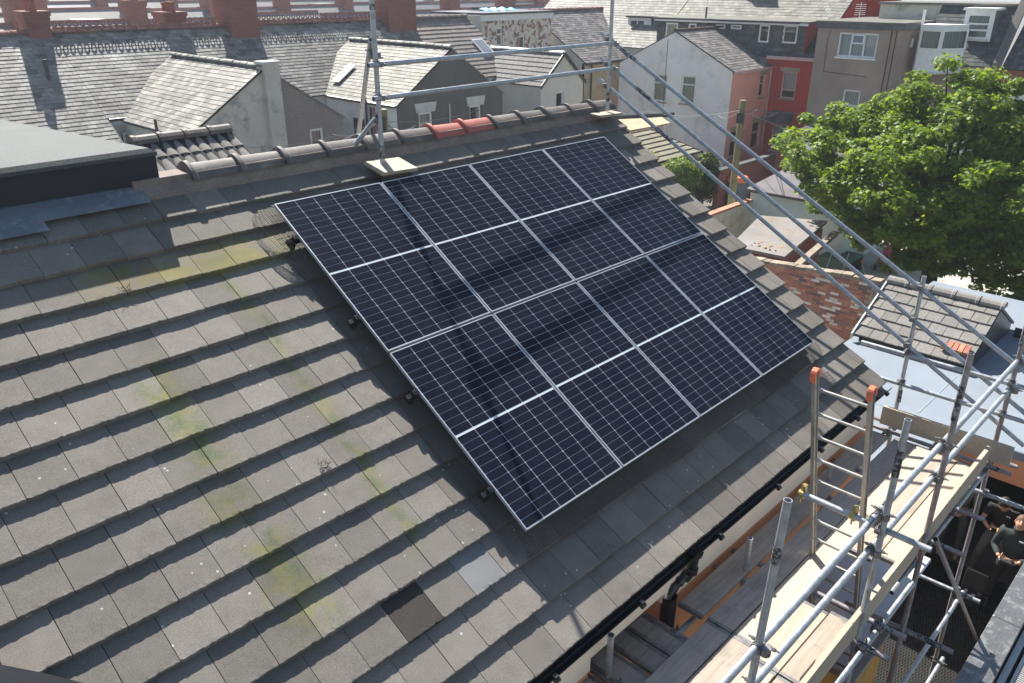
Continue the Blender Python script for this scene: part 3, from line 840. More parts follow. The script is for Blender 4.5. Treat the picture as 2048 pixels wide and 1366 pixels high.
o = tube((3.28, -4.3, 3.78), (3.28, -5.29, 3.83), True); band(o, (3.28, -4.98, 3.815), (3.28, -5.2, 3.825)); coupler((3.25, OY - .02, 3.80), Z_, Y_)
tube((2.0, -4.89, 2.80), (5.6, -4.89, 2.80)); coupler((5.47, -4.87, 2.80), Z_, X_)
tube((1.5, -4.89, 1.75), (5.6, -4.89, 1.75)); coupler((5.47, -4.87, 1.75), Z_, X_)
tube((2.2, -3.75, 2.4), (5.6, -3.75, 2.4))
tube((3.21, -4.93, 4.95), (8.0, -4.95, -0.32 + 0.55), True, label='raking brace down to the passage floor')
tube((1.95, -4.78, 4.2), (2.5, -4.35, 3.6), True)

# ------------------------------------------------------------------ boards of the working platform
PZ = 4.72
def board(x0, x1, y0, y1, z, m, lab, name='scaffold_board', h=0.038, ends=True, group='boards of the working platform'):
    c = ((x0 + x1) / 2, (y0 + y1) / 2, z)
    t = thing(name, lab, 'board', c, group)
    a, b = (x1 - x0) / 2, (y1 - y0) / 2
    t.rotation_euler = (random.uniform(-.006, .006), random.uniform(-.003, .003), random.uniform(-.003, .003))
    MB().bbox(-a, a, -b, b, -h, 0, 0.004).build('plank', m, t, local=True)
    if ends:
        for s in (-1, 1):
            MB().box(s * a - 0.0012 - (0.03 if s > 0 else 0), s * a + 0.0012 + (0.03 if s < 0 else 0), -b - 0.0012, b + 0.0012, -h + 0.006, -0.005 + 0.0062).build('end_band', M_coupler, t, local=True)
    return t
board(1.19, 5.10, -3.850, -3.632, PZ, M_greyboard, 'weathered scaffold board nearest the house wall')
board(1.207, 5.12, -4.122, -3.905, PZ, M_greyboard, 'weathered scaffold board second from the house wall')
board(-2.6, 1.195, -4.125, -3.908, PZ, M_greyboard, 'dirty scaffold board with round footprint left of the board joint')
board(1.207, 5.12, -4.348, -4.130, PZ, M_newboard, 'yellowish scaffold board third from the wall beside the ladder hatch')
board(-2.6, 1.195, -4.350, -4.133, PZ, M_board, 'pale scaffold board third from the wall left of the board joint')
board(2.85, 5.12, -4.572, -4.355, PZ, M_board, 'pale scaffold board fourth from the wall beyond the ladder hatch')
board(1.09, 1.95, -4.572, -4.355, PZ, M_newboard, 'short scaffold board fourth from the wall before the ladder hatch')
board(-2.6, 1.075, -4.574, -4.357, PZ, M_board, 'long scaffold board fourth from the wall at the near end')
board(2.95, 5.12, -4.792, -4.580, PZ, M_newboard, 'scaffold board beside the far toe board and outer toe board')
board(1.09, 1.99, -4.792, -4.580, PZ, M_board, 'short scaffold board at the ladder foot beside the toe board')
board(-2.6, 1.075, -4.794, -4.582, PZ, M_board, 'outermost long scaffold board at the near end')
for k, (x0, x1, m) in enumerate(((0.70, 0.91, M_greyboard), (0.47, 0.68, M_greyboard), (0.20, 0.43, M_greyboard), (-0.1, 0.13, M_board))):
    board(x0, x1, -3.90, -3.25, PZ - 0.03, m, '%s short crosswise board counted from the black downpipe' % ('first', 'second', 'third', 'fourth')[k], group='short boards against the wall')
def toe(name, p, q, lab, m, n):
    t = thing('toe_board', lab, 'toe board', p, 'toe boards')
    p = V3(p); q = V3(q); n = V3(n)
    MB().obox(p, q - p, n * 0.038, (0, 0, 0.225)).build('plank', m, t)
    return t
toe('t', (1.95, -4.80, 4.735), (5.17, -4.785, 4.745), 'long fresh toe board on the outer edge of the platform', M_newboard, (0, -1, 0))
toe('t', (-2.6, -4.815, 4.73), (1.92, -4.80, 4.735), 'toe board on the outer edge at the near end of the platform', M_newboard, (0, -1, 0))
toe('t', (5.30, -3.66, 4.73), (5.33, -5.0, 4.73), 'weathered toe board across the far end of the platform', M_newboard, (1, 0, 0))
for k, (x, y) in enumerate(((1.18, -4.78), (0.88, -4.78))):
    t = thing('steel_bracket', '%s folded steel bracket lying against the toe board' % ('farther', 'nearer')[k], 'bracket', (x, y, PZ), 'steel brackets')
    MB().box(x - .12, x + .12, y - .01, y + .035, PZ + .005, PZ + .05).box(x - .12, x + .12, y + .03, y + .035, PZ + .005, PZ + .11).build('plate', M_coupler, t)

# ladder tied to the cross tube
ld = thing('ladder', 'aluminium ladder with orange end caps standing through the platform hatch', 'ladder', (3.85, -4.36, 0.5))
LT = V3((1.90, 0, 6.76)); LD = V3((0.32, 0, -1)).normalized()
LN = LD.cross(Y_).normalized()
Llen = 6.4
for y in (-4.15, -4.565):
    s = ld
    b = MB(); o = LT + Y_ * y
    b.obox(o - Y_ * 0.014 - LN * 0.032, LD * Llen, Y_ * 0.028, LN * 0.006)
    b.obox(o - Y_ * 0.014 + LN * 0.026, LD * Llen, Y_ * 0.028, LN * 0.006)
    b.obox(o - Y_ * 0.004 - LN * 0.026, LD * Llen, Y_ * 0.008, LN * 0.052)
    b.build('stile', M_ladder, ld)
    cap = MB(); n = 12
    c0 = o - LD * 0.004
    for i in range(n):
        a0, a1 = math.pi * i / n, math.pi * (i + 1) / n
        rr = 0.047 + (0.002 if i % 2 else 0)
        f = lambda a, r_: c0 + LN * (r_ * math.cos(a)) - LD * (r_ * math.sin(a))
        cap.add([f(a0, rr) - Y_ * .02, f(a1, rr) - Y_ * .02, f(a1, rr) + Y_ * .02, f(a0, rr) + Y_ * .02, f(a0, .03) - Y_ * .02, f(a1, .03) - Y_ * .02, f(a1, .03) + Y_ * .02, f(a0, .03) + Y_ * .02],
                [(0, 1, 2, 3), (7, 6, 5, 4), (0, 4, 5, 1), (3, 2, 6, 7)])
    cap.obox(c0 - Y_ * .02 - LN * .047, LD * 0.05, Y_ * .04, LN * .018).obox(c0 - Y_ * .02 + LN * .029, LD * 0.05, Y_ * .04, LN * .018)
    cap.build('end_cap', M_orange_cap, ld)
for k in range(25):
    p = LT + LD * (0.14 + 0.252 * k)
    b = MB().tube(p + Y_ * -4.165, p + Y_ * -4.55, 0.0135, 12)
    b.obox(p + Y_ * -4.205 - LN * 0.016 - LD * 0.006, LD * 0.012, Y_ * 0.03, LN * 0.032)
    b.build('rung', M_ladder, ld, smooth=True)
for y in (-4.19, -4.60):
    c = V3((1.94, y, 5.705))
    t = thing('ladder_clamp', 'brass ladder clamp on the cross tube, %s stile' % ('left' if y > -4.4 else 'right'), 'clamp', c, 'ladder clamps')
    MB().tube(c - Y_ * .02, c + Y_ * .02, TR + .008, 12).obox(c + V3((0.0, -.02, -.05)), (0.05, 0, 0), (0, .03, 0), (0, 0, .12)).tube(c + V3((0, 0, -.08)), c + V3((0, 0, .09)), 0.007, 8).tube(c + V3((.045, 0, -.03)), c + V3((.1, 0, -.03)), 0.009, 8).build('clamp_body', M_brass, t)

# ------------------------------------------------------------------ passage below: floor, matting, walls, parapet with louvre
PF = 0.5
fl = MB().box(-6, 13, -5.2, -3.3, 0.02, PF).build('passage_floor', M_asphalt); struct(fl)
mt = thing('rubber_matting', 'black honeycomb rubber matting on the passage floor', 'matting', (7.2, -4.3, PF))
MB().box(4.4, 9.4, -5.1, -3.5, PF, PF + .006).build('mat_base', M_rubber, mt)
hx = MB(); s_ = 0.042
for i in range(int(5.0 / (s_ * 1.5))):
    for j in range(int(1.6 / (s_ * 0.9))):
        cx, cy = 4.42 + i * s_ * 1.5, -5.08 + (j + (i % 2) * .5) * s_ * 0.9
        a = [(cx + s_ * .5 * math.cos(R(60 * k)), cy + s_ * .5 * math.sin(R(60 * k))) for k in range(6)]
        for k in range(3):
            (x0, y0), (x1, y1) = a[k], a[k + 1]
            d = V3((x1 - x0, y1 - y0, 0)); w = V3((-d.y, d.x, 0)).normalized() * .0045
            hx.obox(V3((x0, y0, PF + .006)) - w, d, w * 2, (0, 0, .014))
M_honey = mat('ridge_rubber', (0.04, 0.04, 0.036), 0.6, 0.4, 1.5, 0.3, 40, 0.1)  # raised cells paler than the mat base
hh = hx.build('honeycomb', M_honey, mt); hh['kind'] = 'stuff'
pw_ = thing('parapet_wall', 'parapet with dull metal coping along the passage', 'wall', (6, -5.4, 0))
MB().box(2.5, 12.5, -5.48, -5.21, 0.0, 2.26).build('wall', M_grey, pw_)
xs = [2.4, 4.6, 6.1, 7.6, 9.1, 12.5]
for a, b in zip(xs, xs[1:]):
    MB().bbox(a, b - .004, -5.50, -5.185, 2.26, 2.30, .008).build('coping', M_coping, pw_)
lr = thing('lower_roof', 'pale metal edged roof with louvre grille at bottom right corner', 'roof', (6, -6.3, 2.1))
MB().box(2.5, 12, -8, -5.5, 1.9, 2.06).build('deck', M_felt_face, lr)
MB().box(2.6, 12, -5.58, -5.51, 2.06, 2.13).build('edge_trim', M_louvre, lr)
gx0, gx1 = 4.4, 6.45
MB().box(gx0, gx1, -6.6, -5.62, 2.06, 2.085).build('grille_tray', M_room, lr)
MB().box(gx0, gx1, -5.65, -5.62, 2.085, 2.13).box(gx1 - .03, gx1, -6.6, -5.65, 2.085, 2.13).build('grille_frame', M_louvre, lr)
for i in range(int((gx1 - gx0) / 0.035)):
    x = gx0 + i * 0.035
    MB().obox((x, -6.6, 2.09), (0.012, 0, 0), (0, 0.95, 0), (0.008, 0, 0.03)).build('louvre_slat', M_louvre, lr)
for y in (-5.85, -6.1, -6.35):
    MB().box(gx0, gx1, y, y + .012, 2.10, 2.126).build('grille_bar', M_louvre, lr)
# ochre formwork, pale sheet under the hatch
oc = thing('ochre_box', 'tall ochre timber casing below the platform', 'casing', (3.1, -4.6, 0.5))
MB().box(2.55, 3.3, -4.72, -4.68, PF, 3.6).box(2.55, 2.59, -4.68, -4.3, PF, 3.6).build('panel', M_ochre, oc)
MB().box(2.5, 3.35, -4.74, -4.66, 3.6, 3.66).build('cap', M_greyboard, oc)
sh = thing('pale_sheet', 'pale grey sheet lying below the ladder hatch', 'sheet', (4.0, -4.1, 3.2))
MB().bbox(2.6, 5.4, -4.52, -3.5, 3.16, 3.2, .01).build('sheet', M_greybag, sh)
MB().lathe((3.55, -4.05, 3.2), [(.2, 0), (.2, .1), (.19, .12)], 20).build('tub', M_cream, sh, smooth=True)
# neighbour building with blue-grey membrane roof and open front
nb = thing('flat_roof_store', 'single storey store with blue-grey flat roof and terracotta lintel', 'building', (11, -3.5, 0))
MB().bbox(9.72, 17, -7.5, -0.75, 2.55, 2.70, .012).build('membrane_roof', M_blueroof, nb)
MB().box(9.74, 9.95, -7.4, -0.8, 2.1, 2.55).box(9.76, 9.95, -3.4, -0.8, 0, 2.1).build('lintel_wall', M_terracotta, nb)
MB().box(13.5, 13.7, -7.4, -0.8, 0, 2.55).box(9.95, 13.5, -3.4, -3.3, 0, 2.5).build('back_wall', M_room, nb)
MB().box(7.7, 9.718, -3.42, -0.78, 2.56, 2.698).build('shade_roof', M_blueroof, nb)  # unseen roof extension, added to shade the passage around the men
MB().box(7.75, 9.73, -3.40, -3.30, 0, 2.555).build('shade_wall', M_terracotta, nb)  # unseen wall below it, added for the same shade
M_slab = mat('membrane_patch', (0.2, 0.235, 0.27), 0.75, 0.07, 1.0, 0.08, 90, 0.1)
MB().box(9.9, 11.8, -2.9, -2.87, 2.70, 2.706).build('membrane_seam', M_slab, nb)
# ------------------------------------------------------------------ building blocks for the houses behind
class Face:
    """vertical wall frame: o = lower left corner seen from outside, u = along, n = outwards"""
    def __init__(s, o, u, n):
        s.o = V3(o); s.u = V3(u).normalized(); s.n = V3(n).normalized()
    def p(s, a, z, d=0.0):
        return V3((s.o.x, s.o.y, 0)) + s.u * a + s.n * d + V3((0, 0, z))
    def box(s, mb, a0, a1, z0, z1, d0, d1):
        return mb.obox(s.p(a0, z0, d0), s.u * (a1 - a0), s.n * (d1 - d0), V3((0, 0, z1 - z0)))

def faceX(x, y0):       # wall facing -X; runs from larger y (left in view) to smaller y
    return Face((x, y0, 0), (0, -1, 0), (-1, 0, 0))
def faceY(y, x0):       # wall facing -Y; runs towards +X
    return Face((x0, y, 0), (1, 0, 0), (0, -1, 0))

def wall(root, F, w, z0, z1, holes, m, name='wall', depth=0.12, gable=None):
    """wall of width w with window openings (a0,a1,z0,z1) cut out and reveals; optional gable apex (a, z)"""
    b = MB()
    As = sorted({0, w} | {h[0] for h in holes} | {h[1] for h in holes})
    Zs = sorted({z0, z1} | {h[2] for h in holes} | {h[3] for h in holes})
    for a0, a1 in zip(As, As[1:]):
        for c0, c1 in zip(Zs, Zs[1:]):
            am, cm = (a0 + a1) / 2, (c0 + c1) / 2
            if any(h[0] < am < h[1] and h[2] < cm < h[3] for h in holes): continue
            b.poly(F.p(a0, c0), F.p(a1, c0), F.p(a1, c1), F.p(a0, c1))
    for a0, a1, c0, c1 in [h[:4] for h in holes]:
        for q in (((a0, c0), (a0, c1)), ((a1, c1), (a1, c0)), ((a0, c1), (a1, c1)), ((a1, c0), (a0, c0))):
            b.poly(F.p(*q[0]), F.p(*q[1]), F.p(*q[1], -depth), F.p(*q[0], -depth))
    if gable:
        b.poly(F.p(0, z1), F.p(w, z1), F.p(*gable))
    return b.build(name, m, root)

def window(root, F, a0, a1, z0, z1, bars=(), hbars=(), curtain=None, fr=0.08, sill=True, lintel=None, m=None, depth=0.12, open_top=False):
    m = m or M_upvc
    d = -depth
    b = MB()
    F.box(b, a0, a0 + fr, z0, z1, d, d + .06); F.box(b, a1 - fr, a1, z0, z1, d, d + .06)
    F.box(b, a0 + fr, a1 - fr, z0, z0 + fr, d, d + .058); F.box(b, a0 + fr, a1 - fr, z1 - fr, z1, d, d + .058)
    av = [a0 + fr] + [a0 + (a1 - a0) * t for t in bars] + [a1 - fr]
    zv = [z0 + fr] + [z0 + (z1 - z0) * t for t in hbars] + [z1 - fr]
    for t in av[1:-1]: F.box(b, t - fr * .45, t + fr * .45, z0 + fr, z1 - fr, d, d + .054)
    for t in zv[1:-1]: F.box(b, a0 + fr, a1 - fr, t - fr * .5, t + fr * .5, d, d + .056)
    wdw = b.build('window', m, root)
    for x0, x1 in zip(av, av[1:]):
        for y0, y1 in zip(zv, zv[1:]):
            MB().poly(F.p(x0, y0, d + .03), F.p(x1, y0, d + .03), F.p(x1, y1, d + .03), F.p(x0, y1, d + .03)).build('pane', M_glass, wdw)
    # room behind: dark back and optional blind or curtain
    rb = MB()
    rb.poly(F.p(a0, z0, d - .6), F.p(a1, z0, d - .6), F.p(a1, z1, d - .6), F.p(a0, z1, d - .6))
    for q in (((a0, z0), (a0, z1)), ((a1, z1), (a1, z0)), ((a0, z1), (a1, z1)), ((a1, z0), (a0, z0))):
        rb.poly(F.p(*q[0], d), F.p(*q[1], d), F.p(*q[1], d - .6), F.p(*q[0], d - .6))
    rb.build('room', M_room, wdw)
    if curtain:
        cm, frac = curtain if isinstance(curtain, tuple) else (curtain, 0.0)
        cb = MB(); nn = 14; lo = z0 + (z1 - z0) * frac
        for i in range(nn):
            x0 = a0 + (a1 - a0) * i / nn; x1 = a0 + (a1 - a0) * (i + 1) / nn
            e0, e1 = (0.02 if i % 2 else 0.0), (0.0 if i % 2 else 0.02)
            cb.poly(F.p(x0, lo, d - .05 - e0), F.p(x1, lo, d - .05 - e1), F.p(x1, z1, d - .05 - e1), F.p(x0, z1, d - .05 - e0))
        cb.build('curtain', cm, wdw)
    if sill:
        s_ = MB(); F.box(s_, a0 - .05, a1 + .05, z0 - .08, z0 - .002, -.05, .06); s_.build('sill', M_whitestone if sill is True else sill, wdw)
    if lintel:
        l = MB(); F.box(l, a0 - .12, a1 + .12, z1 + .002, z1 + .2, -.04, .025); l.build('lintel', lintel, wdw)
    return wdw

def slates(root, A, U, Vd, lu, lv, w, g, m, n_ind, name='slate', inside=None, th=0.012, jit=0.004, bond=True, ln=1.7):
    """courses of slates: A lower left corner (seen facing the slope), U along the eaves, Vd up the slope"""
    A = V3(A); U = V3(U).normalized(); Vd = V3(Vd).normalized(); N = U.cross(Vd).normalized()
    if N.z < 0: N = -N
    tl = th / g
    Vt = (Vd - N * tl).normalized(); Nt = U.cross(Vt).normalized()
    if Nt.z < 0: Nt = -Nt
    L = g * ln
    items = []
    for j in range(int(lv / g + 0.999)):
        v = j * g
        o_ = -(w / 2 if (j % 2 and bond) else 0)
        i = 0
        while True:
            u0 = o_ + i * w; u1 = u0 + w; i += 1
            if u0 >= lu - 0.02: break
            u0 = max(u0, 0); u1 = min(u1, lu)
            if u1 - u0 < 0.03: continue
            if inside and not inside((u0 + u1) / 2, v + g * .5): continue
            ll = min(L, lv - v + 0.01)
            p = A + U * (u0 + 0.003) + Vd * (v + random.uniform(-jit, jit)) + N * (th + random.uniform(0, .004))
            items.append(((p - CAM).length, p, u1 - u0 - 0.011, ll))
    items.sort(key=lambda q: q[0])
    me = None
    if n_ind:
        me = bpy.data.meshes.new(name)
        mb = MB().obox((0, 0, -th), (1, 0, 0), (0, 1, 0), (0, 0, th))
        me.from_pydata(mb.v, [], mb.f); me.materials.append(m)
    rest = MB()
    for k, (_, p, ww, ll) in enumerate(items):
        if k < n_ind:
            a = random.uniform(-.012, .012)
            inst(name, me, root, basis(p, (U + Vt * a) * ww, (Vt - U * a) * ll, Nt))
        else:
            q = p - Nt * th
            rest.add([p, p + U * ww, p + U * ww + Vt * ll, p + Vt * ll, q, q + U * ww], [(0, 1, 2, 3), (4, 5, 1, 0)])
    if rest.v:
        o = rest.build('far_' + name + 's', m, root); o['kind'] = 'stuff'

def roof_sheet(root, A, U, Vd, lu, lv, m, name='roof', t=0.05):
    A = V3(A); U = V3(U).normalized(); Vd = V3(Vd).normalized(); N = U.cross(Vd).normalized()
    if N.z < 0: N = -N
    return MB().obox(A - N * (t + .004), U * lu, Vd * lv, N * t).build(name, m, root)

def ridge_row(root, p, q, m, n, r=0.11, name='ridge_tile'):
    p = V3(p); q = V3(q); d = q - p; L = d.length / n; u = d.normalized(); w = V3((-u.y, u.x, 0)); k = 6
    mb = MB()
    for e, rr in ((0.0, r * 1.12), (L * .93, r)):
        pass
    me = bpy.data.meshes.new(name)
    vs = []
    for x, rr in ((0, r * 1.1), (0.05, r * 1.1), (0.07, r), (L - .015, r)):
        vs += [(x, -rr * math.cos(math.pi * i / k) * 1.2, rr * math.sin(math.pi * i / k) - .02) for i in range(k + 1)]
    fs = []
    for s_ in range(3):
        for i in range(k): fs.append((s_ * 7 + i, s_ * 7 + i + 1, s_ * 7 + 8 + i, s_ * 7 + 7 + i))
    fs.append(tuple(range(7))); fs.append(tuple(range(21, 28)))
    me.from_pydata(vs, [], fs); me.materials.append(m)
    for i in range(n):
        inst(name, me, root, basis(p + u * (L * i) + V3((0, 0, random.uniform(-.008, .008))), u, w, V3((0, 0, 1))))

def chimney(root, x0, x1, y0, y1, z0, z1, pots=4, m=None, along='Y', pot_h=0.35):
    m = m or M_chimney
    b = MB().box(x0, x1, y0, y1, z0, z1 - .3).box(x0 - .04, x1 + .04, y0 - .04, y1 + .04, z1 - .3, z1 - .16).box(x0 - .08, x1 + .08, y0 - .08, y1 + .08, z1 - .16, z1)
    st = b.build('chimney', m, root)
    for i in range(pots):
        t = (i + .5) / pots
        c = ((x0 + x1) / 2, y0 + (y1 - y0) * t, z1) if along == 'Y' else (x0 + (x1 - x0) * t, (y0 + y1) / 2, z1)
        h = pot_h * random.uniform(.8, 1.2)
        MB().lathe(c, [(.12, 0), (.105, h * .8), (.13, h * .85), (.13, h), (.09, h)], 10).build('chimney_pot', M_pot, st, smooth=True)
    return st

def gutter_line(root, p, q, m=None, r=0.055):
    return MB().tube(p, q, r, 8).build('gutter', m or M_gutter, root)

def gable_roof(root, xa, xb, y0, y1, ze, zr, m, w, g, left_n, right_n, axis='Y', over=0.06, ridge_m=None, name='slate', th=0.012, bond=True, nr=None, cut=None):
    """pitched roof with its ridge along Y between xa..xb (eaves) ; slopes face -X and +X"""
    xr = (xa + xb) / 2; h = zr - ze
    sl = math.hypot(xr - xa, h)
    roof_sheet(root, (xa - over, y1, ze - over * h / (xr - xa)), (0, -1, 0), (xr - xa, 0, h), y1 - y0 + over, sl + over, M_dark)
    slates(root, (xa - over, y1, ze - over * h / (xr - xa)), (0, -1, 0), (xr - xa, 0, h), y1 - y0 + over, sl + over, w, g, m, left_n, name, th=th, bond=bond, inside=cut)
    roof_sheet(root, (xb + over, y0 - over, ze - over * h / (xr - xa)), (0, 1, 0), (xr - xb, 0, h), y1 - y0 + over, sl + over, m, 'rear_slope')
    ridge_row(root, (xr, y0 - over, zr + .02), (xr, y1, zr + .02), ridge_m or M_slate, nr or max(2, int((y1 - y0) / .45)))

# ------------------------------------------------------------------ terrace A behind (ridge parallel to ours)
EY, EZ, RYA, RZA = 23.25, 5.2, 26.85, 7.72
SLV = V3((0, RYA - EY, RZA - EZ)); SLL = SLV.length
RSLV = V3((0, EY - RYA, RZA - EZ))
def terrace_house(name, lab, x0, x1, m, w, g, n_ind, ext=0.0, ridge_m=None, wallm=None, tname='slate', th=0.012, ridge=True, bond=True):
    t = thing(name, lab, 'house', ((x0 + x1) / 2, 27, 0), 'terrace behind the ridge')
    d = SLV.normalized()
    A = V3((x0, EY, EZ)) - d * (ext + 0.12)
    roof_sheet(t, A, (1, 0, 0), d, x1 - x0, SLL + ext + .12, M_dark)
    slates(t, A, (1, 0, 0), d, x1 - x0, SLL + ext + .12, w, g, m, n_ind, tname, th=th, bond=bond)
    roof_sheet(t, (x1, 2 * RYA - EY, EZ), (-1, 0, 0), RSLV, x1 - x0, SLL, m, 'rear_slope')
    MB().box(x0, x1, EY, EY + .25, 0, EZ - .12).build('wall', wallm or M_creamwall, t)
    MB().box(x0, x1, 2 * RYA - EY - .25, 2 * RYA - EY, 0, EZ).build('rear_wall', wallm or M_creamwall, t)
    if ridge_m: ridge_row(t, (x0, RYA, RZA + .02), (x1, RYA, RZA + .02), ridge_m, int((x1 - x0) / .42), 0.13)
    return t
a1 = terrace_house('terraced_house', 'pale slate terraced house at the left edge with low eaves', -3.0, 6.9, M_slate, 0.30, 0.19, 280, ext=2.1, ridge_m=M_redclay)
a2 = terrace_house('terraced_house', 'slate terraced house left of the big chimney with cresting ridge', 6.9, 14.2, M_slate, 0.30, 0.19, 280, ridge_m=M_redclay)
a3 = terrace_house('terraced_house', 'slate terraced house between the two big chimneys', 14.2, 22.4, M_slate, 0.30, 0.19, 280, ridge_m=M_redclay)
a4 = terrace_house('terraced_house', 'terraced house with brown concrete tile roof and skylight', 22.4, 27.1, M_brtile, 0.33, 0.30, 200, ridge_m=M_brtile, tname='roof_tile', th=0.03)
MB().obox(V3((25.9, EY, EZ)) + SLV.normalized() * 1.45 + V3((0, -.03, .05)), (0.75, 0, 0), SLV.normalized() * 1.05, (0, -.03, .05)).build('skylight', M_upvc, a4)
MB().obox(V3((25.97, EY, EZ)) + SLV.normalized() * 1.52 + V3((0, -.065, .1)), (0.61, 0, 0), SLV.normalized() * 0.9, (0, -.004, .006)).build('skylight_pane', M_blueroof, a4)
# verge board, low wall and window of the left houses
MB().obox((6.88, EY - 1.83, EZ - 1.42), (0.06, 0, 0), SLV.normalized() * 2.2, (0, -.05, .10)).build('verge_board', M_gutter, a1)
MB().prism([(6.9, EY, EZ - .15), (6.9, EY - 1.75, EZ - 1.40), (6.9, EY - 1.75, 2.5), (6.9, EY, 2.5)], (-.1, 0, 0)).build('side_wall', M_white, a1)
gutter_line(a2, (6.95, EY - .14, EZ - .13), (8.0, EY - .14, EZ - .13))
MB().box(6.95, 8.0, EY - .07, EY - .04, EZ - .33, EZ - .13).build('fascia', M_fascia, a2)
Fa = faceY(EY - .01, 6.95)
window(a2, Fa, 0.35, 1.1, 3.55, 4.62, curtain=M_curtain_x, depth=-0.08)
# scalloped cresting on the middle houses: dark ridge band with round holes
for hh, x0, x1 in ((a2, 6.95, 13.4), (a3, 15.0, 21.7)):
    n = int((x1 - x0) / 0.24)
    for i in range(n):
        x = x0 + i * .24
        b = MB()
        for s0 in range(8):
            t0, t1 = math.pi * s0 / 4, math.pi * (s0 + 1) / 4
            c = V3((x + .12, RYA, RZA + .27))
            f = lambda t, r_: c + V3((r_ * math.cos(t), 0, r_ * math.sin(t)))
            b.poly(f(t0, .05), f(t0, .105), f(t1, .105), f(t1, .05))
        b.box(x, x + .24, RYA - .02, RYA + .02, RZA + .12, RZA + .18)
        b.build('cresting', M_redclay, hh)
# chimneys
chimney(a1, 6.1, 6.85, 26.6, 27.5, 7.3, 8.45, 2)
chimney(a2, 11.2, 12.0, 27.0, 28.0, 7.2, 8.3, 3)
chimney(a3, 13.5, 14.75, 26.2, 27.5, 6.9, 9.2, 4, along='X')
chimney(a3, 21.45, 23.1, 26.1, 27.5, 6.8, 9.4, 5, along='X')
# vent pipe on the left roof
MB().tube((5.9, 24.9, 6.2), (5.9, 24.9, 7.0), .06, 10).build('vent_pipe', M_gutter, a1)

def outrigger(name, lab, xa, xb, y0, y1, ze, zr, m, wl, gable_mats, w, g, n, sidewall, tname='slate', th=0.012, ridge_m=None, left_cap=False, bond=True):
    t = thing(name, lab, 'house extension', ((xa + xb) / 2, y0, 0), 'rear extensions of the terrace')
    xr = (xa + xb) / 2
    gable_roof(t, xa, xb, y0, y1, ze, zr, m, w, g, n, 0, ridge_m=ridge_m, name=tname, th=th, bond=bond)
    F = faceY(y0, xa)
    return t, F, xr
# OR1: stained white gable half, chimney breast, pebbledash half
o1, F1, xr = outrigger('rear_extension', 'slate rear extension with stained white and pebbledash gable', 7.45, 13.15, 18.3, 24.9, 5.06, 6.88, M_slate, None, None, 0.30, 0.19, 290, None)
b = MB(); b.poly(F1.p(0, 0), F1.p(2.75, 0), F1.p(2.75, 6.82), F1.p(0, 5.02)); b.build('white_gable_half', M_dirtywhite, o1)
hw = (4.0, 4.62, 2.9, 4.82)
wall(o1, Face(F1.p(3.3, 0), F1.u, F1.n), 2.4, 0, 4.9, [(1.0, 1.55, 2.7, 4.75)], M_pebble, 'pebbledash_wall')
b = MB(); b.poly(F1.p(3.3, 4.9), F1.p(5.7, 4.9), F1.p(5.7, 5.02), F1.p(3.3, 6.6)); b.build('pebbledash_gable', M_pebble, o1)
Fw = Face(F1.p(3.3, 0), F1.u, F1.n)
window(o1, Fw, 1.0, 1.55, 2.7, 4.75, hbars=(0.62,), curtain=(M_curtain_x, 0.6))
b = MB(); F1.box(b, 2.75, 3.3, 0, 6.98, -.3, 0.18); b.build('chimney_breast', M_dirtywhite, o1)
b = MB(); F1.box(b, 2.70, 3.35, 6.98, 7.06, -.34, 0.22); b.build('chimney_cap', M_whitestone, o1)
MB().box(7.45, 7.6, 18.31, 23.2, 0, 5.0).build('side_wall', M_creamwall, o1)
gutter_line(o1, (7.38, 18.3, 5.0), (7.38, 22.9, 5.0))
MB().path([(7.40, 20.4, 5.35), (7.40, 20.4, 4.75), (7.36, 19.6, 4.6), (7.36, 19.6, 3.0)], .05, 8).build('soil_pipe', M_bark, o1)
MB().tube(F1.p(-.06, 4.98, .02), F1.p(2.85, 6.86, .02), .035, 6).build('verge_mortar', M_whitestone, o1)
# OR2: dark grey rendered gable
o2, F2, xr = outrigger('rear_extension', 'slate rear extension with dark grey rendered gable', 15.7, 21.35, 18.5, 25.2, 5.15, 7.05, M_slate_p, None, None, 0.30, 0.19, 290, None)
h2 = [(1.05, 1.75, 2.9, 4.75), (3.75, 4.4, 3.0, 4.75)]
wall(o2, F2, 5.65, 0, 5.12, h2, M_grey, 'gable_wall', gable=(2.83, 7.0))
for h in h2:
    window(o2, F2, *h, hbars=(0.66,), curtain=(M_curtain_x, 0.0) if h[0] < 2 else None)
    l = MB(); l.prism([F2.p(h[0] - .12, h[3], .0), F2.p(h[1] + .12, h[3], .0), F2.p(h[1] + .2, h[3] + .36, .0), F2.p(h[0] - .2, h[3] + .36, .0)], F2.n * .04); l.build('keystone_lintel', M_whitestone, o2)
MB().box(15.7, 15.85, 18.51, 23.2, 0, 5.1).build('side_wall', M_white, o2)
gutter_line(o2, (15.62, 18.5, 5.08), (15.62, 22.9, 5.08))
for y, m_ in ((20.3, M_gutter), (20.0, M_gutter), (19.8, M_pot)):
    MB().tube((15.6, y, 2.0), (15.6, y, 5.3 if y > 20.1 else 4.95), .045, 8).build('downpipe', m_, o2)
MB().tube(F2.p(2.62, 2.6, .05), F2.p(2.62, 4.95, .05), .02, 6).build('overflow_pipe', M_upvc, o2)
MB().box(15.66, 15.70, 20.6, 21.3, 2.4, 4.4).build('side_window', M_room, o2)
MB().obox((16.2, 22.9, 5.58), (0.9, 0, .6), (0, 0.5, 0), (-.02, 0, .03)).build('roof_light', M_upvc, o2)
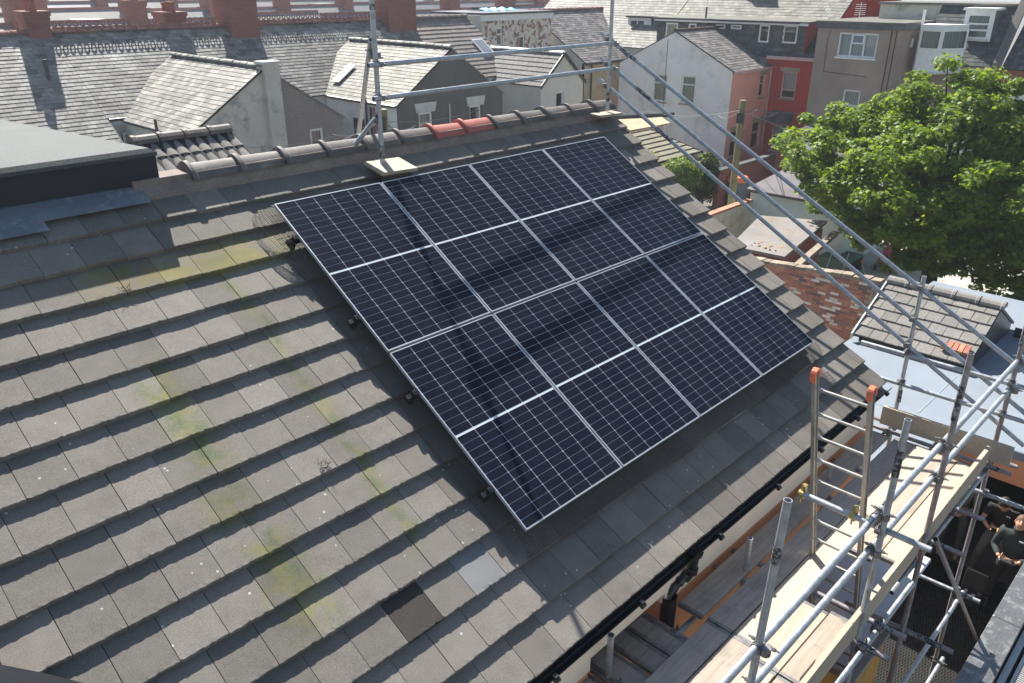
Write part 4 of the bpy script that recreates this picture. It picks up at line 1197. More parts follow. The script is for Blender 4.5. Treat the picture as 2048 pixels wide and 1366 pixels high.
# OR3: concrete tiles, cream gable
o3, F3, xr = outrigger('rear_extension', 'tiled rear extension with smooth cream gable', 25.4, 28.5, 20.0, 25.0, 4.95, 6.28, M_greytile, None, None, 0.33, 0.29, 120, None, tname='roof_tile', th=0.03, ridge_m=M_fascia, bond=True)
h3 = [(1.1, 1.68, 3.2, 4.55)]
wall(o3, F3, 3.1, 0, 4.9, h3, M_creamwall, 'gable_wall', gable=(1.55, 6.25))
window(o3, F3, *h3[0], hbars=(), curtain=None)
MB().box(25.4, 25.5, 20.01, 24.5, 0, 4.9).build('side_wall', M_creamwall, o3)
b = MB(); b.prism([F3.p(-.1, 4.78, .08), F3.p(1.55, 6.2, .08), F3.p(3.2, 4.78, .08), F3.p(3.2, 4.95, .08), F3.p(1.55, 6.38, .08), F3.p(-.1, 4.95, .08)], F3.n * .05); b.build('barge_board', M_gutter, o3)
# small tiled roof right behind our ridge
pr_ = thing('tiled_outbuilding', 'small roof of ribbed tiles with ridge just behind our ridge', 'roof', (1.5, 5.2, 5))
RA, RB = V3((0.7, 4.85, 7.44)), V3((2.12, 4.85, 7.44))
ridge_row(pr_, RA + V3((0, 0, .02)), RB + V3((0, 0, .02)), M_ridge, 4, 0.10)
MB().obox(RA + V3((0, -2.2, -1.27)), (1.42, 0, 0), (0, 2.2, 1.27), (0, -.02, .03)).obox(RA + V3((0, 2.2, -1.27)), (1.42, 0, 0), (0, -2.2, 1.27), (0, .02, .03)).build('roof', M_dark, pr_)
dv = V3((0, 2.2, 1.27)).normalized(); dn = V3((0, -1.27, 2.2)).normalized()
for j in range(7):
    for i in range(9):
        p = RA + V3((0.01 + i * .157, 0, 0)) - dv * (0.08 + .30 * (j + 1)) + dn * 0.035
        vs = []
        for y, hh in ((0, .0), (.34, -.022)):
            for k in range(7):
                x = .157 * k / 6
                vs.append(p + V3((x, 0, 0)) + dv * y + dn * (hh + .022 * abs(math.sin(math.pi * k / 6)) ** .8))
        fs = [(k, k + 1, k + 8, k + 7) for k in range(6)]
        vs += [v - dn * .03 for v in vs[:7]]
        fs += [(k, 14 + k, 15 + k, k + 1) for k in range(6)]
        MB().add(vs, fs).build('roof_tile', M_greytile, pr_, smooth=True)

# ------------------------------------------------------------------ buildings to the right of terrace A
h3_ = thing('flat_roofed_house', 'tall peeling white brick house with pale fascia behind the tiled extension', 'house', (30.5, 28, 0))
F = faceY(26.9, 28.2)
hol = [(1.15, 1.6, 6.15, 7.1), (2.9, 3.4, 5.9, 6.6)]
wall(h3_, F, 5.6, 0, 7.45, hol, M_patchy)
for h in hol: window(h3_, F, *h, hbars=(0.62,) if h[0] < 2 else ())
MB().box(28.15, 33.9, 26.82, 26.9, 7.45, 7.76).build('fascia', M_fascia, h3_)
MB().box(28.1, 33.95, 26.75, 31, 7.76, 7.86).build('flat_roof', M_gutter, h3_)
MB().box(28.2, 28.35, 26.92, 31, 0, 7.7).build('side_wall', M_creamwall, h3_)
tp = thing('blue_tarpaulin', 'bright blue tarpaulin bundle on the flat roof', 'tarpaulin', (31.5, 29.5, 7.86))
bm = MB(); nn = 8
for i in range(nn):
    for j in range(3):
        f = lambda a, b_: (30.3 + a * .33, 28.8 + b_ * .5, 7.87 + .16 * abs(math.sin(a * 1.7 + b_)) * (1 if 0 < b_ < 3 else .1))
        bm.poly(f(i, j), f(i + 1, j), f(i + 1, j + 1), f(i, j + 1))
bm.build('sheet', M_blue_tarp, tp)

h4 = thing('slate_house', 'brown slate house with stained yellow wall and pale gable', 'house', (37, 27, 0))
X4, E4, Z4_, RY4, RZ4 = 34.2, 24.6, 5.17, 29.0, 7.77
d4 = V3((0, RY4 - E4, RZ4 - Z4_))
roof_sheet(h4, (X4 - .05, E4 - .1, Z4_ - .06), (1, 0, 0), d4, 8, d4.length + .1, M_dark)
slates(h4, (X4 - .05, E4 - .1, Z4_ - .06), (1, 0, 0), d4, 8, d4.length + .1, 0.32, 0.21, M_slate_b, 250)
roof_sheet(h4, (X4 + 8, 2 * RY4 - E4, Z4_), (-1, 0, 0), (0, E4 - RY4, RZ4 - Z4_), 8, d4.length, M_slate_b, 'rear_slope')
ridge_row(h4, (X4, RY4, RZ4 + .02), (X4 + 8, RY4, RZ4 + .02), M_redclay, 19, .12)
MB().box(X4, X4 + 8, E4, E4 + .2, 0, Z4_ - .1).build('yellow_wall', M_yellow, h4)
MB().prism([(X4, E4 + .01, 0), (X4, 2 * RY4 - E4, 0), (X4, 2 * RY4 - E4, Z4_ - .06), (X4, RY4, RZ4 - .06), (X4, E4 + .01, Z4_ - .06)], (.15, 0, 0)).build('gable_wall', M_creamwall, h4)
gutter_line(h4, (X4 - .05, E4 - .16, Z4_ - .12), (X4 + 6, E4 - .16, Z4_ - .12), r=.08)
MB().tube((X4 + .55, E4 - .08, 0), (X4 + .55, E4 - .08, Z4_ - .1), .05, 8).build('downpipe', M_gutter, h4)
MB().path([(X4 + 5.0, E4 - .08, 3.4), (X4 + 5.0, E4 - .08, 3.0), (X4 + 5.25, E4 - .08, 2.6), (X4 + 5.25, E4 - .08, 1)], .05, 8).build('waste_pipe', M_gutter, h4)

# H5: white gable, pink flank
h5 = thing('gabled_extension', 'white gabled extension with pink flank wall and brown slate roof', 'house extension', (36.5, 18, 0))
X5, YA, YB, Z5, R5 = 34.56, 15.26, 22.36, 5.3, 7.05
YR = 18.83
F5 = faceX(X5, YB)
hw = [(YB - 20.05, YB - 19.14, 3.40, 4.82), (YB - 18.24, YB - 17.36, 3.45, 4.86)]
wall(h5, F5, YB - YA, 0, Z5, hw, M_white, 'white_wall', gable=(YB - YR, R5))
for h in hw: window(h5, F5, *h, hbars=(0.68,), curtain=M_blind_cream, sill=M_stone)
Fp = faceY(YA, X5)
hp = [(2.95, 3.5, 3.72, 4.88), (0.5, 1.25, 0.85, 2.25), (2.7, 3.6, 1.0, 2.45)]
wall(h5, Fp, 4.0, 0, Z5, hp, M_pink, 'pink_wall')
for h in hp: window(h5, Fp, *h, hbars=(0.6,), curtain=None, m=M_pinkfascia, sill=M_stone, lintel=M_stone)
d5 = V3((0, YR - YA, R5 - Z5))
roof_sheet(h5, (X5 - .05, YA - .1, Z5 - .05), (1, 0, 0), d5, 4.6, d5.length + .1, M_dark)
slates(h5, (X5 - .05, YA - .1, Z5 - .05), (1, 0, 0), d5, 4.6, d5.length + .1, 0.30, 0.21, M_slate_b, 260)
roof_sheet(h5, (X5 + 4.6, YB, Z5), (-1, 0, 0), (0, YR - YB, R5 - Z5), 4.6, math.hypot(YR - YB, R5 - Z5), M_slate_b, 'rear_slope')
ridge_row(h5, (X5 - .05, YR, R5 + .01), (X5 + 4.5, YR, R5 + .01), M_bark, 10, .10)
MB().box(X5, X5 + 3.95, YA - .14, YA - .08, Z5 - .2, Z5 - .05).build('fascia', M_pinkfascia, h5)
MB().tube((X5 + 3.85, YA - .1, .4), (X5 + 3.85, YA - .1, Z5 - .1), .05, 8).build('downpipe', M_pinkfascia, h5)
MB().tube((X5 - .03, YB - 3.1, 0), (X5 - .03, YB - 3.1, 6.6), .012, 6).build('cable', M_wire, h5)

# H6: terrace B main body with slate-hung dormer and red painted wall
h6 = thing('brick_terraced_house', 'red painted brick house with long slate hung dormer above the pink wall', 'house', (41, 17, 0))
X6 = 38.55
F6 = faceX(X6, 15.5)
hr = [(0.93, 1.77, 3.66, 5.04), (0.75, 1.65, 0.9, 2.35)]
wall(h6, F6, 2.65, 0, 5.82, hr, M_redpaint, 'red_wall')
window(h6, F6, *hr[0], hbars=(0.32,), curtain=(M_curtain, 0.34), m=M_pinkfascia, sill=M_stone, lintel=M_stone)
window(h6, F6, *hr[1], hbars=(0.55,), curtain=(M_curtain, 0.55), m=M_pinkfascia)
cp = MB(); cp.prism([F6.p(.55, 2.5, .0), F6.p(.55, 3.0, .0), F6.p(.55, 2.62, .62), F6.p(.55, 2.45, .62)], F6.u * 1.3); cp.build('door_canopy', M_slate_d, h6)
MB().box(X6, 44, 12.82, 12.86, 0, 5.8).prism([(X6 + .02, 12.84, 5.8), (44, 12.84, 5.8), (44, 12.84, 9.9)], (0, .1, 0)).build('party_wall', M_redpaint, h6)
dB = V3((5.5, 0, 4.15))
def mslope(u, v):       # skip the part behind the dormer
    return not (v < 3.0 and u < 9.4)
A6 = V3((X6 - .15, 22.9, 5.74))
roof_sheet(h6, A6, (0, -1, 0), dB, 10.0, dB.length, M_dark)
slates(h6, A6, (0, -1, 0), dB, 10.0, dB.length, 0.34, 0.23, M_slate_p, 150, inside=lambda u, v: v > 2.9)
slates(h6, A6, (0, -1, 0), dB, 10.0, .42, 0.34, 0.2, M_slate_d, 40, inside=lambda u, v: True)
MB().obox((X6 - .2, 15.5, 5.62), (0, -2.7, 0), (.05, 0, 0), (0, 0, .16)).build('fascia', M_pinkfascia, h6)
MB().obox(V3((X6 - .2, 12.8, 5.60)), dB.normalized() * 1.6, (0, -.06, 0), (0, 0, .2)).build('barge_board', M_pinkfascia, h6)
Fd = faceX(X6 + .12, 22.85)
hd = [(0.62, 1.42, 6.35, 7.2), (2.15, 2.65, 6.6, 7.2), (3.9, 4.5, 6.98, 7.22), (4.85, 5.5, 7.0, 7.22), (6.58, 7.17, 6.40, 7.28), (7.95, 8.75, 6.42, 7.30)]
wall(h6, Fd, 9.2, 5.95, 7.42, hd, M_slate_d, 'dormer_wall', .06)
# hung slates on the dormer face
for (z0_, z1_) in ((5.98, 7.4),):
    rest = []
    for r_ in range(9):
        for c_ in range(27):
            a = c_ * .34 + (.17 if r_ % 2 else 0); z = 6.0 + r_ * .156
            if a + .33 > 9.2 or any(h[0] - .3 < a < h[1] - .02 and h[2] - .16 < z < h[3] for h in hd): continue
            bm = MB(); Fd.box(bm, a, a + .332, z, z + .17, .004, .016 + .006 * random.random()); bm.build('hung_slate', M_slate_d, h6)
for h in hd: window(h6, Fd, *h, curtain=M_blind_cream if h[0] < 1 else None, depth=.05, sill=False)
MB().obox((X6 - .15, 22.9, 7.42), (0, -9.5, 0), (3.1, 0, .1), (0, 0, .08)).build('dormer_roof', M_slate_p, h6)
MB().box(X6 - .18, X6 - .1, 13.45, 22.9, 7.30, 7.42).build('dormer_fascia', M_fascia, h6)
gutter_line(h6, (X6 - .22, 13.9, 7.45), (X6 - .22, 22.9, 7.45), r=.06)
MB().prism([(X6 + .12, 13.66, 5.95), (X6 + 2.3, 13.66, 7.42), (X6 + .12, 13.66, 7.42)], (0, -.05, 0)).build('dormer_cheek', M_redpaint, h6)
for y, zt in ((19.5, 8.1), (18.1, 7.2)):
    MB().tube((X6 - .1, y, 6.9), (X6 - .1, y, zt), .05, 8).build('soil_pipe', M_gutter, h6)
chimney(h6, 42.4, 43.6, 19.2, 20.4, 8.2, 10.5, 3)
# H7: pale slate house with a small dormer further left
h7 = thing('slate_house', 'pale slate roofed house with small white dormer behind the white gable', 'house', (42, 28, 0))
A7 = V3((X6 - .15, 34.0, 5.74))
roof_sheet(h7, A7, (0, -1, 0), dB, 11.05, dB.length, M_dark)
slates(h7, A7, (0, -1, 0), dB, 11.05, dB.length, 0.34, 0.23, M_slate_p, 200)
MB().box(X6, X6 + .2, 22.95, 34, 0, 5.7).build('wall', M_creamwall, h7)
F7 = faceX(40.0, 26.0)
wall(h7, F7, 1.75, 6.5, 7.35, [(.12, 1.3, 6.72, 7.25)], M_fascia, 'dormer_face')
window(h7, F7, .12, 1.3, 6.72, 7.25, bars=(.5,), sill=False, depth=.06)
MB().box(39.85, 42.0, 24.15, 26.1, 7.35, 7.45).build('dormer_roof', M_gutter, h7)
MB().box(40.02, 42, 24.25, 24.3, 6.4, 7.35).build('dormer_cheek', M_slate_d, h7)
# next house with red gable and pink barge
h9 = thing('red_gabled_house', 'far red gable with pink barge boards above the brown block', 'house', (46, 12, 0))
MB().prism([(44.2, 10.6, 6), (44.2, 13.6, 6), (44.2, 13.6, 7.6), (44.2, 12.1, 9.6), (44.2, 10.6, 7.6)], (.2, 0, 0)).build('gable', M_redpaint, h9)
MB().obox((44.1, 13.7, 7.35), (0, -1.6, 2.15), (.12, 0, 0), (0, 0, .2)).obox((44.1, 10.5, 7.35), (0, 1.6, 2.15), (.12, 0, 0), (0, 0, .2)).build('barge_board', M_pinkfascia, h9)

# H8: brown rendered block
h8 = thing('brown_block', 'brown rendered flat roofed block with open casement window', 'building', (39, 10, 0))
X8 = 36.3
F8 = faceX(X8, 11.94)
h8h = [(1.08, 2.93, 6.12, 7.20), (1.72, 2.55, 3.35, 4.66)]
wall(h8, F8, 3.95, 0, 7.4, h8h, M_brown)
w8 = window(h8, F8, *h8h[0], bars=(.33, .66), curtain=M_blind_white, sill=M_upvc)
window(h8, F8, *h8h[1], hbars=(.45,), curtain=M_curtain, sill=M_whitestone)
sb = MB(); q = F8.p(1.72, 6.72, -.03)
sb.obox(q, F8.u * .58, (0, 0, .42), F8.n * .04); so = sb.build('open_casement', M_upvc, w8); so.rotation_euler = (0, 0, 0)
MB().obox(q + F8.u * .06 + V3((0, 0, .06)) + F8.n * .042, F8.u * .46, (0, 0, .3), F8.n * .004).build('casement_pane', M_blueroof, w8)
MB().box(X8 + .01, 42, 7.99, 8.1, 0, 7.38).build('side_wall', M_brown, h8)
MB().box(X8 - .06, X8, 7.95, 12.0, 7.36, 7.62).box(X8, 42, 7.92, 7.98, 7.36, 7.62).build('parapet_band', M_slate_d, h8)
MB().box(X8 - .1, 42.2, 7.88, 12.05, 7.62, 7.69).build('flat_roof', M_slate_p, h8)
MB().path([F8.p(.65, 7.3, .02), F8.p(.55, 6.9, .02), F8.p(.6, 5.4, .02), F8.p(2.7, 5.3, .02)], .012, 5).build('cable', M_wire, h8)
MB().tube(F8.p(3.5, 4.0, .03), F8.p(3.5, 7.4, .03), .02, 6).tube(F8.p(3.72, 4.0, .03), F8.p(3.72, 7.4, .03), .02, 6).build('thin_pipe', M_wire, h8)
MB().box(37.6, 37.66, 7.9, 7.985, 6.6, 7.0).build('vent_cover', M_upvc, h8)
ae = thing('tv_aerial', 'television aerial on the brown block roof', 'aerial', (36.9, 10.3, 7.69))
MB().tube((36.9, 10.3, 7.2), (36.9, 10.3, 8.5), .015, 6).build('mast', M_alu, ae)
for i in range(6): MB().tube((36.9, 10.55 - .0, 7.95 + i * .09), (36.9, 10.05, 7.97 + i * .09), .008, 5).build('element', M_alu, ae)

# HR: bay window wing, mansard with dormer
hR = thing('mansard_house', 'dark slate mansard house with white bay window and dormer', 'house', (41, 5.5, 0))
by = [(38.6, 7.72), (37.35, 7.55), (37.35, 6.62), (38.6, 5.95)]
MB().prism([(x, y, 5.6) for x, y in by], (0, 0, .95)).build('bay_panel', M_upvc, hR)
MB().prism([(x - .06 * (x < 38), y, 7.42) for x, y in by], (0, 0, .2)).build('bay_roof', M_fascia, hR)
MB().prism([(x - .1 * (x < 38), y, 5.52) for x, y in by], (0, 0, .08)).build('bay_base', M_whitestone, hR)
Fb = faceX(37.36, 7.55)
window(hR, Fb, 0, .93, 6.55, 7.42, curtain=M_blind_grey, sill=False, depth=.02)
uu = V3((38.6 - 37.35, 5.95 - 6.62, 0)); Fb2 = Face((37.35, 6.62, 0), uu, (-.47, -.88, 0))
window(hR, Fb2, 0, uu.length, 6.55, 7.42, curtain=M_blind_grey, sill=False, depth=.02)
FR = faceX(38.7, 7.9)
wall(hR, FR, 6.0, 0, 5.85, [(2.15, 3.2, 4.2, 5.1)], M_brown)
window(hR, FR, 2.15, 3.2, 4.2, 5.1, curtain=M_blind_grey)
MB().box(38.66, 38.69, 1.9, 5.1, 4.4, 5.85).build('brick_panel', M_redbrick_y, hR)
dm_ = V3((2.0, 0, 2.5))
slates(hR, (38.55, 7.9, 5.88), (0, -1, 0), dm_, 3.3, dm_.length, .32, .21, M_slate_d, 150)
roof_sheet(hR, (38.55, 7.9, 5.88), (0, -1, 0), dm_, 3.3, dm_.length, M_dark)
MB().box(40.4, 44, 4.75, 10.9, 8.36, 8.46).box(40.55, 44, 7.9, 10.8, 7.7, 8.36).build('mansard_top', M_slate_p, hR)
MB().prism([(40.5, 10.8, 7.7), (40.5, 7.9, 7.7), (40.5, 7.9, 8.4), (40.5, 10.8, 8.4)], (.1, 0, 0)).build('mansard_band', M_dirtywhite, hR)
FD = faceX(39.2, 6.4)
wall(hR, FD, 1.25, 6.9, 8.2, [(.12, 1.12, 7.0, 8.05)], M_upvc, 'dormer_face', .06)
window(hR, FD, .12, 1.12, 7.0, 8.05, hbars=(.35, .6), curtain=M_blind_grey, depth=.06)
MB().box(39.1, 41, 5.1, 6.5, 8.2, 8.3).build('dormer_roof', M_fascia, hR)
MB().box(39.22, 41, 5.15, 5.2, 6.8, 8.2).build('dormer_cheek', M_slate_d, hR)
MB().obox((38.4, 4.6, 5.85), (2.6, 0, 3.25), (0, -.35, 0), (0, 0, .22)).build('party_parapet', M_grey, hR)
roof_sheet(hR, (38.5, 4.25, 5.85), (0, -1, 0), (3, 0, 2.6), 5, 4.2, M_dark)
slates(hR, (38.5, 4.25, 5.85), (0, -1, 0), (3, 0, 2.6), 5, 4.2, .34, .22, M_slate_d, 60)
MB().tube((37.9, 7.75, 5.2), (37.9, 7.75, 8.2), .06, 8).build('soil_pipe', M_upvc, hR)
MB().tube((38.4, 5.9, 5.7), (38.4, 4.9, 5.75), .05, 8).build('gutter', M_upvc, hR)
cv = thing('white_gabled_shed', 'pale gabled roof at the right edge beyond the tree', 'shed', (33, 1, 0))
MB().prism([(33, 4.6, 4.3), (33, 0.5, 6.1), (33, -3, 4.6), (33, -3, 0), (33, 4.6, 0)], (.3, 0, 0)).build('gable', M_greenwhite, cv)

# ------------------------------------------------------------------ yards between
yd = MB().poly((14.5, -3, .008), (29, -3, .008), (29, 8.0, .008), (14.5, 8.0, .008)).build('yard', M_yardslab); struct(yd)
# brick wall, brick by brick
M_oldstone = mat('old_coping', (0.22, 0.18, 0.14), .95, .35, 4, .3, 50, .4, objvar=.25, world=False, stain=(.12, .12, .07), stain_amt=.7, stain_scale=6)
bw = thing('brick_wall', 'weathered red brick yard wall with some whitewashed bricks', 'wall', (16.5, 2.2, 0))
XW, WY0, WY1 = 16.5, 4.3, 0.42
def wtop(y): return 2.27 + (3.76 - y) * 0.07
MB().prism([(XW - .010, WY0, 0), (XW - .010, WY1, 0), (XW - .010, WY1, wtop(WY1) - .02), (XW - .010, WY0, wtop(WY0) - .02)], (.2, 0, 0)).build('mortar_core', mat('lime_mortar', (0.33, 0.26, 0.2), .95, .2, 3, .3, 60, .3), bw)
BM = []
for nm, c in (('red', (0.33, 0.14, 0.10)), ('plum', (0.22, 0.12, 0.11)), ('orange', (0.40, 0.19, 0.12)), ('white', (0.56, 0.51, 0.45)), ('dark', (0.13, 0.10, 0.095))):
    m_ = mat('brick_' + nm, c, .9, .25, 8, .25, 60, .3, objvar=.15, world=False)
    me = bpy.data.meshes.new('brick'); q = MB().bbox(0, .215, 0, .065, 0, .03, .004); me.from_pydata(q.v, [], q.f); me.materials.append(m_); BM.append(me)
cand = []
r_ = 0; z = 0.02
while z < 2.55:
    y = WY0 - (.1125 if r_ % 2 else 0)
    while y > WY1 + .02:
        if z + .07 < wtop(y) and y - .215 > WY1 - .02: cand.append((y, z))
        y -= .225
    r_ += 1; z += .075
cand.sort(key=lambda q: -q[1])
rest = MB()
for k, (y, z) in enumerate(cand):
    w_ = [.42, .16, .2, .16, .06] if y < 2.6 else [.5, .1, .34, .03, .03]
    me = random.choices(BM, w_)[0]
    M = basis((XW + .012 - random.uniform(-.004, .004), y, z), (0, -1, 0), (0, 0, 1), (-1, 0, 0))
    if k < 296: inst('brick', me, bw, M)
    else: rest.obox((XW - .015, y, z), (0, -.215, 0), (0, 0, .065), (.03, 0, 0))
ro = rest.build('lower_bricks', BM[0].materials[0], bw); ro['kind'] = 'stuff'
y = WY0
while y > WY1:
    L_ = random.uniform(.2, .3)
    MB().obox((XW - .03 + random.uniform(-.02, .02), y, wtop(y) - .02), (0, -L_ + .015, L_ * .07), (.28, 0, 0), (0, 0, random.uniform(.06, .1))).build('coping_stone', M_oldstone, bw)
    y -= L_
# felt roofed shed behind it
fs_ = thing('felt_roof_shed', 'low shed with littered grey felt roof beside the brick wall', 'shed', (19, 4.5, 0))
MB().prism([(17.25, 4.95, 2.2), (20.4, 5.7, 2.35), (21.3, 3.85, 2.35), (17.4, 3.3, 2.2)], (0, 0, .09)).build('felt_roof', M_flatfelt, fs_)
MB().prism([(17.4, 4.9, 0), (20.3, 5.6, 0), (21.2, 3.9, 0), (17.5, 3.4, 0)], (0, 0, 2.19)).build('wall', M_redbrick_x, fs_)
MB().obox((17.5, 3.05, 2.0), (3.6, .5, .1), (0, -.2, 0), (0, 0, .12)).build('loose_coping', M_oldstone, fs_)
for i in range(60):
    x, y = 17.6 + random.betavariate(1.2, 2.5) * 2.4, 3.6 + random.random() * .9
    s = random.uniform(.02, .06)
    MB().obox((x, y, 2.31), (s, s * .4, 0), (-s * .5, s, 0), (0, 0, s * .4)).build('leaf_litter', M_ochre if i % 2 else M_bark, fs_)
# pale green shed and mint wall
gs = thing('green_shed', 'pale green walled shed with dark felt roof beside the tree', 'shed', (26, 6.5, 0))
MB().box(24.0, 28.0, 4.3, 8.0, 0, 2.22).build('wall', M_palegreen, gs)
MB().prism([(23.85, 8.15, 2.22), (28.2, 8.15, 2.62), (28.2, 4.1, 2.62), (23.85, 4.1, 2.22)], (0, 0, .1)).build('felt_roof', mat('slate_felt', (.115, .105, .11), .9, .2, 1, .3, 80, .2), gs)
mw = thing('mint_wall', 'pale mint painted yard wall with brick coping', 'wall', (22, 8, 0))
MB().box(20.2, 23.99, 7.9, 8.1, 0, 1.85).build('wall', M_greenwhite, mw)
for i in range(16): MB().box(20.2 + i * .236, 20.2 + i * .236 + .225, 7.86, 8.12, 1.85, 1.93).build('coping_brick', BM[2].materials[0], mw)
# brick garden wall and conservatory beyond
rw = thing('garden_wall', 'long red brick garden wall behind the telegraph pole', 'wall', (32, 12, 0))
MB().box(28.6, 38.5, 12.0, 12.22, 0, 1.62).build('wall', M_redbrick_x, rw)
MB().box(28.55, 38.5, 11.95, 12.26, 1.62, 1.70).build('coping', M_slate_d, rw)
cn = thing('brick_outhouse', 'small brick outhouse with white window and grey roof left of the tree', 'outhouse', (34, 10.5, 0))
Fc = faceX(33.0, 11.6)
wall(cn, Fc, 3.6, 0, 2.1, [(.5, 1.5, 1.1, 2.05), (1.6, 2.6, 1.1, 2.05)], M_redbrick_y)
window(cn, Fc, .5, 1.5, 1.1, 2.05, curtain=M_curtain); window(cn, Fc, 1.6, 2.6, 1.1, 2.05, curtain=M_curtain)
MB().prism([(32.7, 11.8, 2.12), (36.2, 11.8, 2.7), (36.2, 7.8, 2.7), (32.7, 7.8, 2.12)], (0, 0, .08)).build('roof', M_slate_d, cn)
# mossy lean-to and white sheet roof
lt = thing('lean_to', 'mossy tiled lean-to with hedge in front of the white gable', 'lean-to', (28, 15, 0))
dl = V3((0, 2.9, .65)); AL_ = V3((24.9, 13.1, 2.35))
roof_sheet(lt, AL_, (1, 0, 0), dl, 3.75, dl.length, M_dark)
slates(lt, AL_, (1, 0, 0), dl, 3.75, dl.length, .4, .42, M_mosstile, 100, 'roof_tile', th=.05)
MB().box(25.1, 28.5, 13.3, 13.45, 0, 2.33).build('wall', M_pink, lt)
MB().box(27.6, 28.0, 13.27, 13.3, 1.2, 2.1).build('window', M_room, lt)
MB().obox((28.66, 13.0, 2.3), (.04, 0, 0), dl, (0, -.02, .08)).build('verge_board', M_gutter, lt)
wl = thing('white_sheet_roof', 'faded white sheet roof with dark felt edge below the white gable', 'roof', (28, 18, 0))
MB().prism([(27.6, 16.3, 3.0), (30.4, 16.0, 3.05), (31.6, 17.6, 3.2), (28.6, 18.2, 3.2)], (0, 0, .06)).build('sheet', M_stone, wl)
MB().tube((28.6, 18.3, 3.3), (32.0, 16.9, 3.25), .12, 8).build('felt_edge', M_slate_d, wl)
MB().prism([(28.0, 16.6, 0), (30.3, 16.3, 0), (31.2, 17.5, 0), (28.9, 17.9, 0)], (0, 0, 2.99)).build('wall', M_creamwall, wl)
# concrete tiled shed with dark boarding
sd = thing('tiled_shed', 'small shed with grey concrete tiles beyond the blue-grey flat roof', 'shed', (13, -2, 0))
ds = V3((1.5, 0, .77)); AS = V3((12.05, -0.85, 2.86))
roof_sheet(sd, AS, (0, -1, 0), ds, 2.15, ds.length, M_dark)
slates(sd, AS, (0, -1, 0), ds, 2.15, ds.length, .295, .281, M_greytile, 80, 'roof_tile', th=.028)
roof_sheet(sd, (15.05, -3.0, 2.86), (0, 1, 0), (-1.5, 0, .77), 2.15, ds.length, M_greytile, 'rear_slope')
ridge_row(sd, (13.56, -3.05, 3.64), (13.56, -.8, 3.64), M_greytile, 5, .11)
MB().prism([(12.15, -.92, 0), (14.9, -.92, 0), (14.9, -.92, 2.85), (13.55, -.92, 3.55), (12.15, -.92, 2.85)], (0, -.08, 0)).prism([(12.15, -2.9, 0), (14.9, -2.9, 0), (14.9, -2.9, 2.85), (13.55, -2.9, 3.55), (12.15, -2.9, 2.85)], (0, -.08, 0)).box(12.15, 12.2, -2.9, -.95, 0, 2.85).build('boarding', M_gutter, sd)
MB().obox(AS + V3((-.05, .02, -.09)), (0, .03, 0), ds * 1.03, (0, 0, .12)).build('barge_board', M_louvre, sd)
for i in range(5):
    t_ = thing('loose_brick', 'loose red brick on the shed roof, %s from the left' % ('first', 'second', 'third', 'fourth', 'fifth')[i], 'brick', (12.35, -2.45 - i * .11, 3.1), 'bricks on the shed roof')
    y = -2.42 - i * .10
    MB().obox(AS + ds.normalized() * .18 + V3((0, y + .85, .05)), ds.normalized() * (.21 if i else .12), (0, -.085, 0), (-.03, 0, .06)).build('brick', BM[2].materials[0] if i % 2 else BM[0].materials[0], t_)
fn = thing('dark_fence', 'tall black boarded fence right of the tiled shed', 'fence', (15, -4, 0))
for i in range(12): MB().box(14.6, 14.63, -3.25 - i * .16, -3.12 - i * .16, 0, 2.9 + .02 * (i % 2)).build('board', M_gutter, fn)
# planter frame, satellite dish like disc, bucket, pram
pl = thing('cold_frame', 'green painted metal cold frame standing in the yard', 'planter', (24.0, 4.2, 0))
MB().box(23.3, 24.6, 3.7, 4.8, .5, .58).box(23.3, 23.34, 3.7, 4.8, 0, .5).box(24.56, 24.6, 3.7, 4.8, 0, .5).build('frame', mat('green_metal', (.05, .10, .08), .6, .2, 3, .1, 60, .1), pl)
for y in (3.7, 4.25, 4.78): MB().obox((23.3, y, 0.05), (-.55, 0, 0), (0, .04, 0), (0, 0, .04)).obox((22.75, y, 0.0), (.5, 0, .9), (0, .04, 0), (.04, 0, 0)).build('leg', MATS['green_metal'], pl)
ch_ = thing('garden_chair', 'round backed white garden chair by the far yard wall', 'chair', (25.8, 4.4, 0))
MB().lathe((25.9, 4.5, .75), [(.02, 0), (.26, .01), (.26, .04), (.02, .05)], 16, axis=(-1, -.2, .3)).build('backrest', M_whitestone, ch_)
MB().box(25.55, 25.95, 4.2, 4.65, .40, .45).build('seat', M_whitestone, ch_)
for x in (25.57, 25.9):
    for y in (4.22, 4.6): MB().tube((x, y, 0), (x, y, .4), .02, 6).build('leg', M_whitestone, ch_)
tk = thing('pink_pushchair', 'small pink pushchair on dark wheels in the yard', 'pushchair', (25.2, 3.0, 0))
MB().prism([(24.9, 3.3, .3), (25.5, 3.3, .3), (25.7, 3.3, .8), (25.45, 3.3, .85), (25.2, 3.3, .5), (24.9, 3.3, .45)], (0, -.45, 0)).build('seat', mat('pink_fabric', (.5, .1, .2), .8, .1, 5, .1, 60, .1), tk)
for x, y in ((24.95, 3.35), (25.5, 3.35), (24.95, 2.8), (25.5, 2.8)): MB().lathe((x, y, .14), [(.03, -.03), (.14, -.025), (.14, .025), (.03, .03)], 12, axis=(0, 1, 0)).build('wheel', M_gutter, tk)
MB().tube((25.6, 3.3, .7), (25.95, 3.3, 1.05), .015, 6).tube((25.6, 2.85, .7), (25.95, 2.85, 1.05), .015, 6).tube((25.95, 3.3, 1.05), (25.95, 2.85, 1.05), .015, 6).build('handle', M_alu, tk)
bn = thing('recycling_bin', 'grey bin with bright orange lid at the foot of the pink wall', 'bin', (29.6, 11.6, 0))
MB().lathe((29.6, 11.6, .0), [(.42, 0), (.45, .1), (.5, 1.1), (.52, 1.12)], 14).build('body', mat('grey_plastic', (.11, .12, .14), .6, .1, 4, .1, 60, .1), bn, smooth=True)
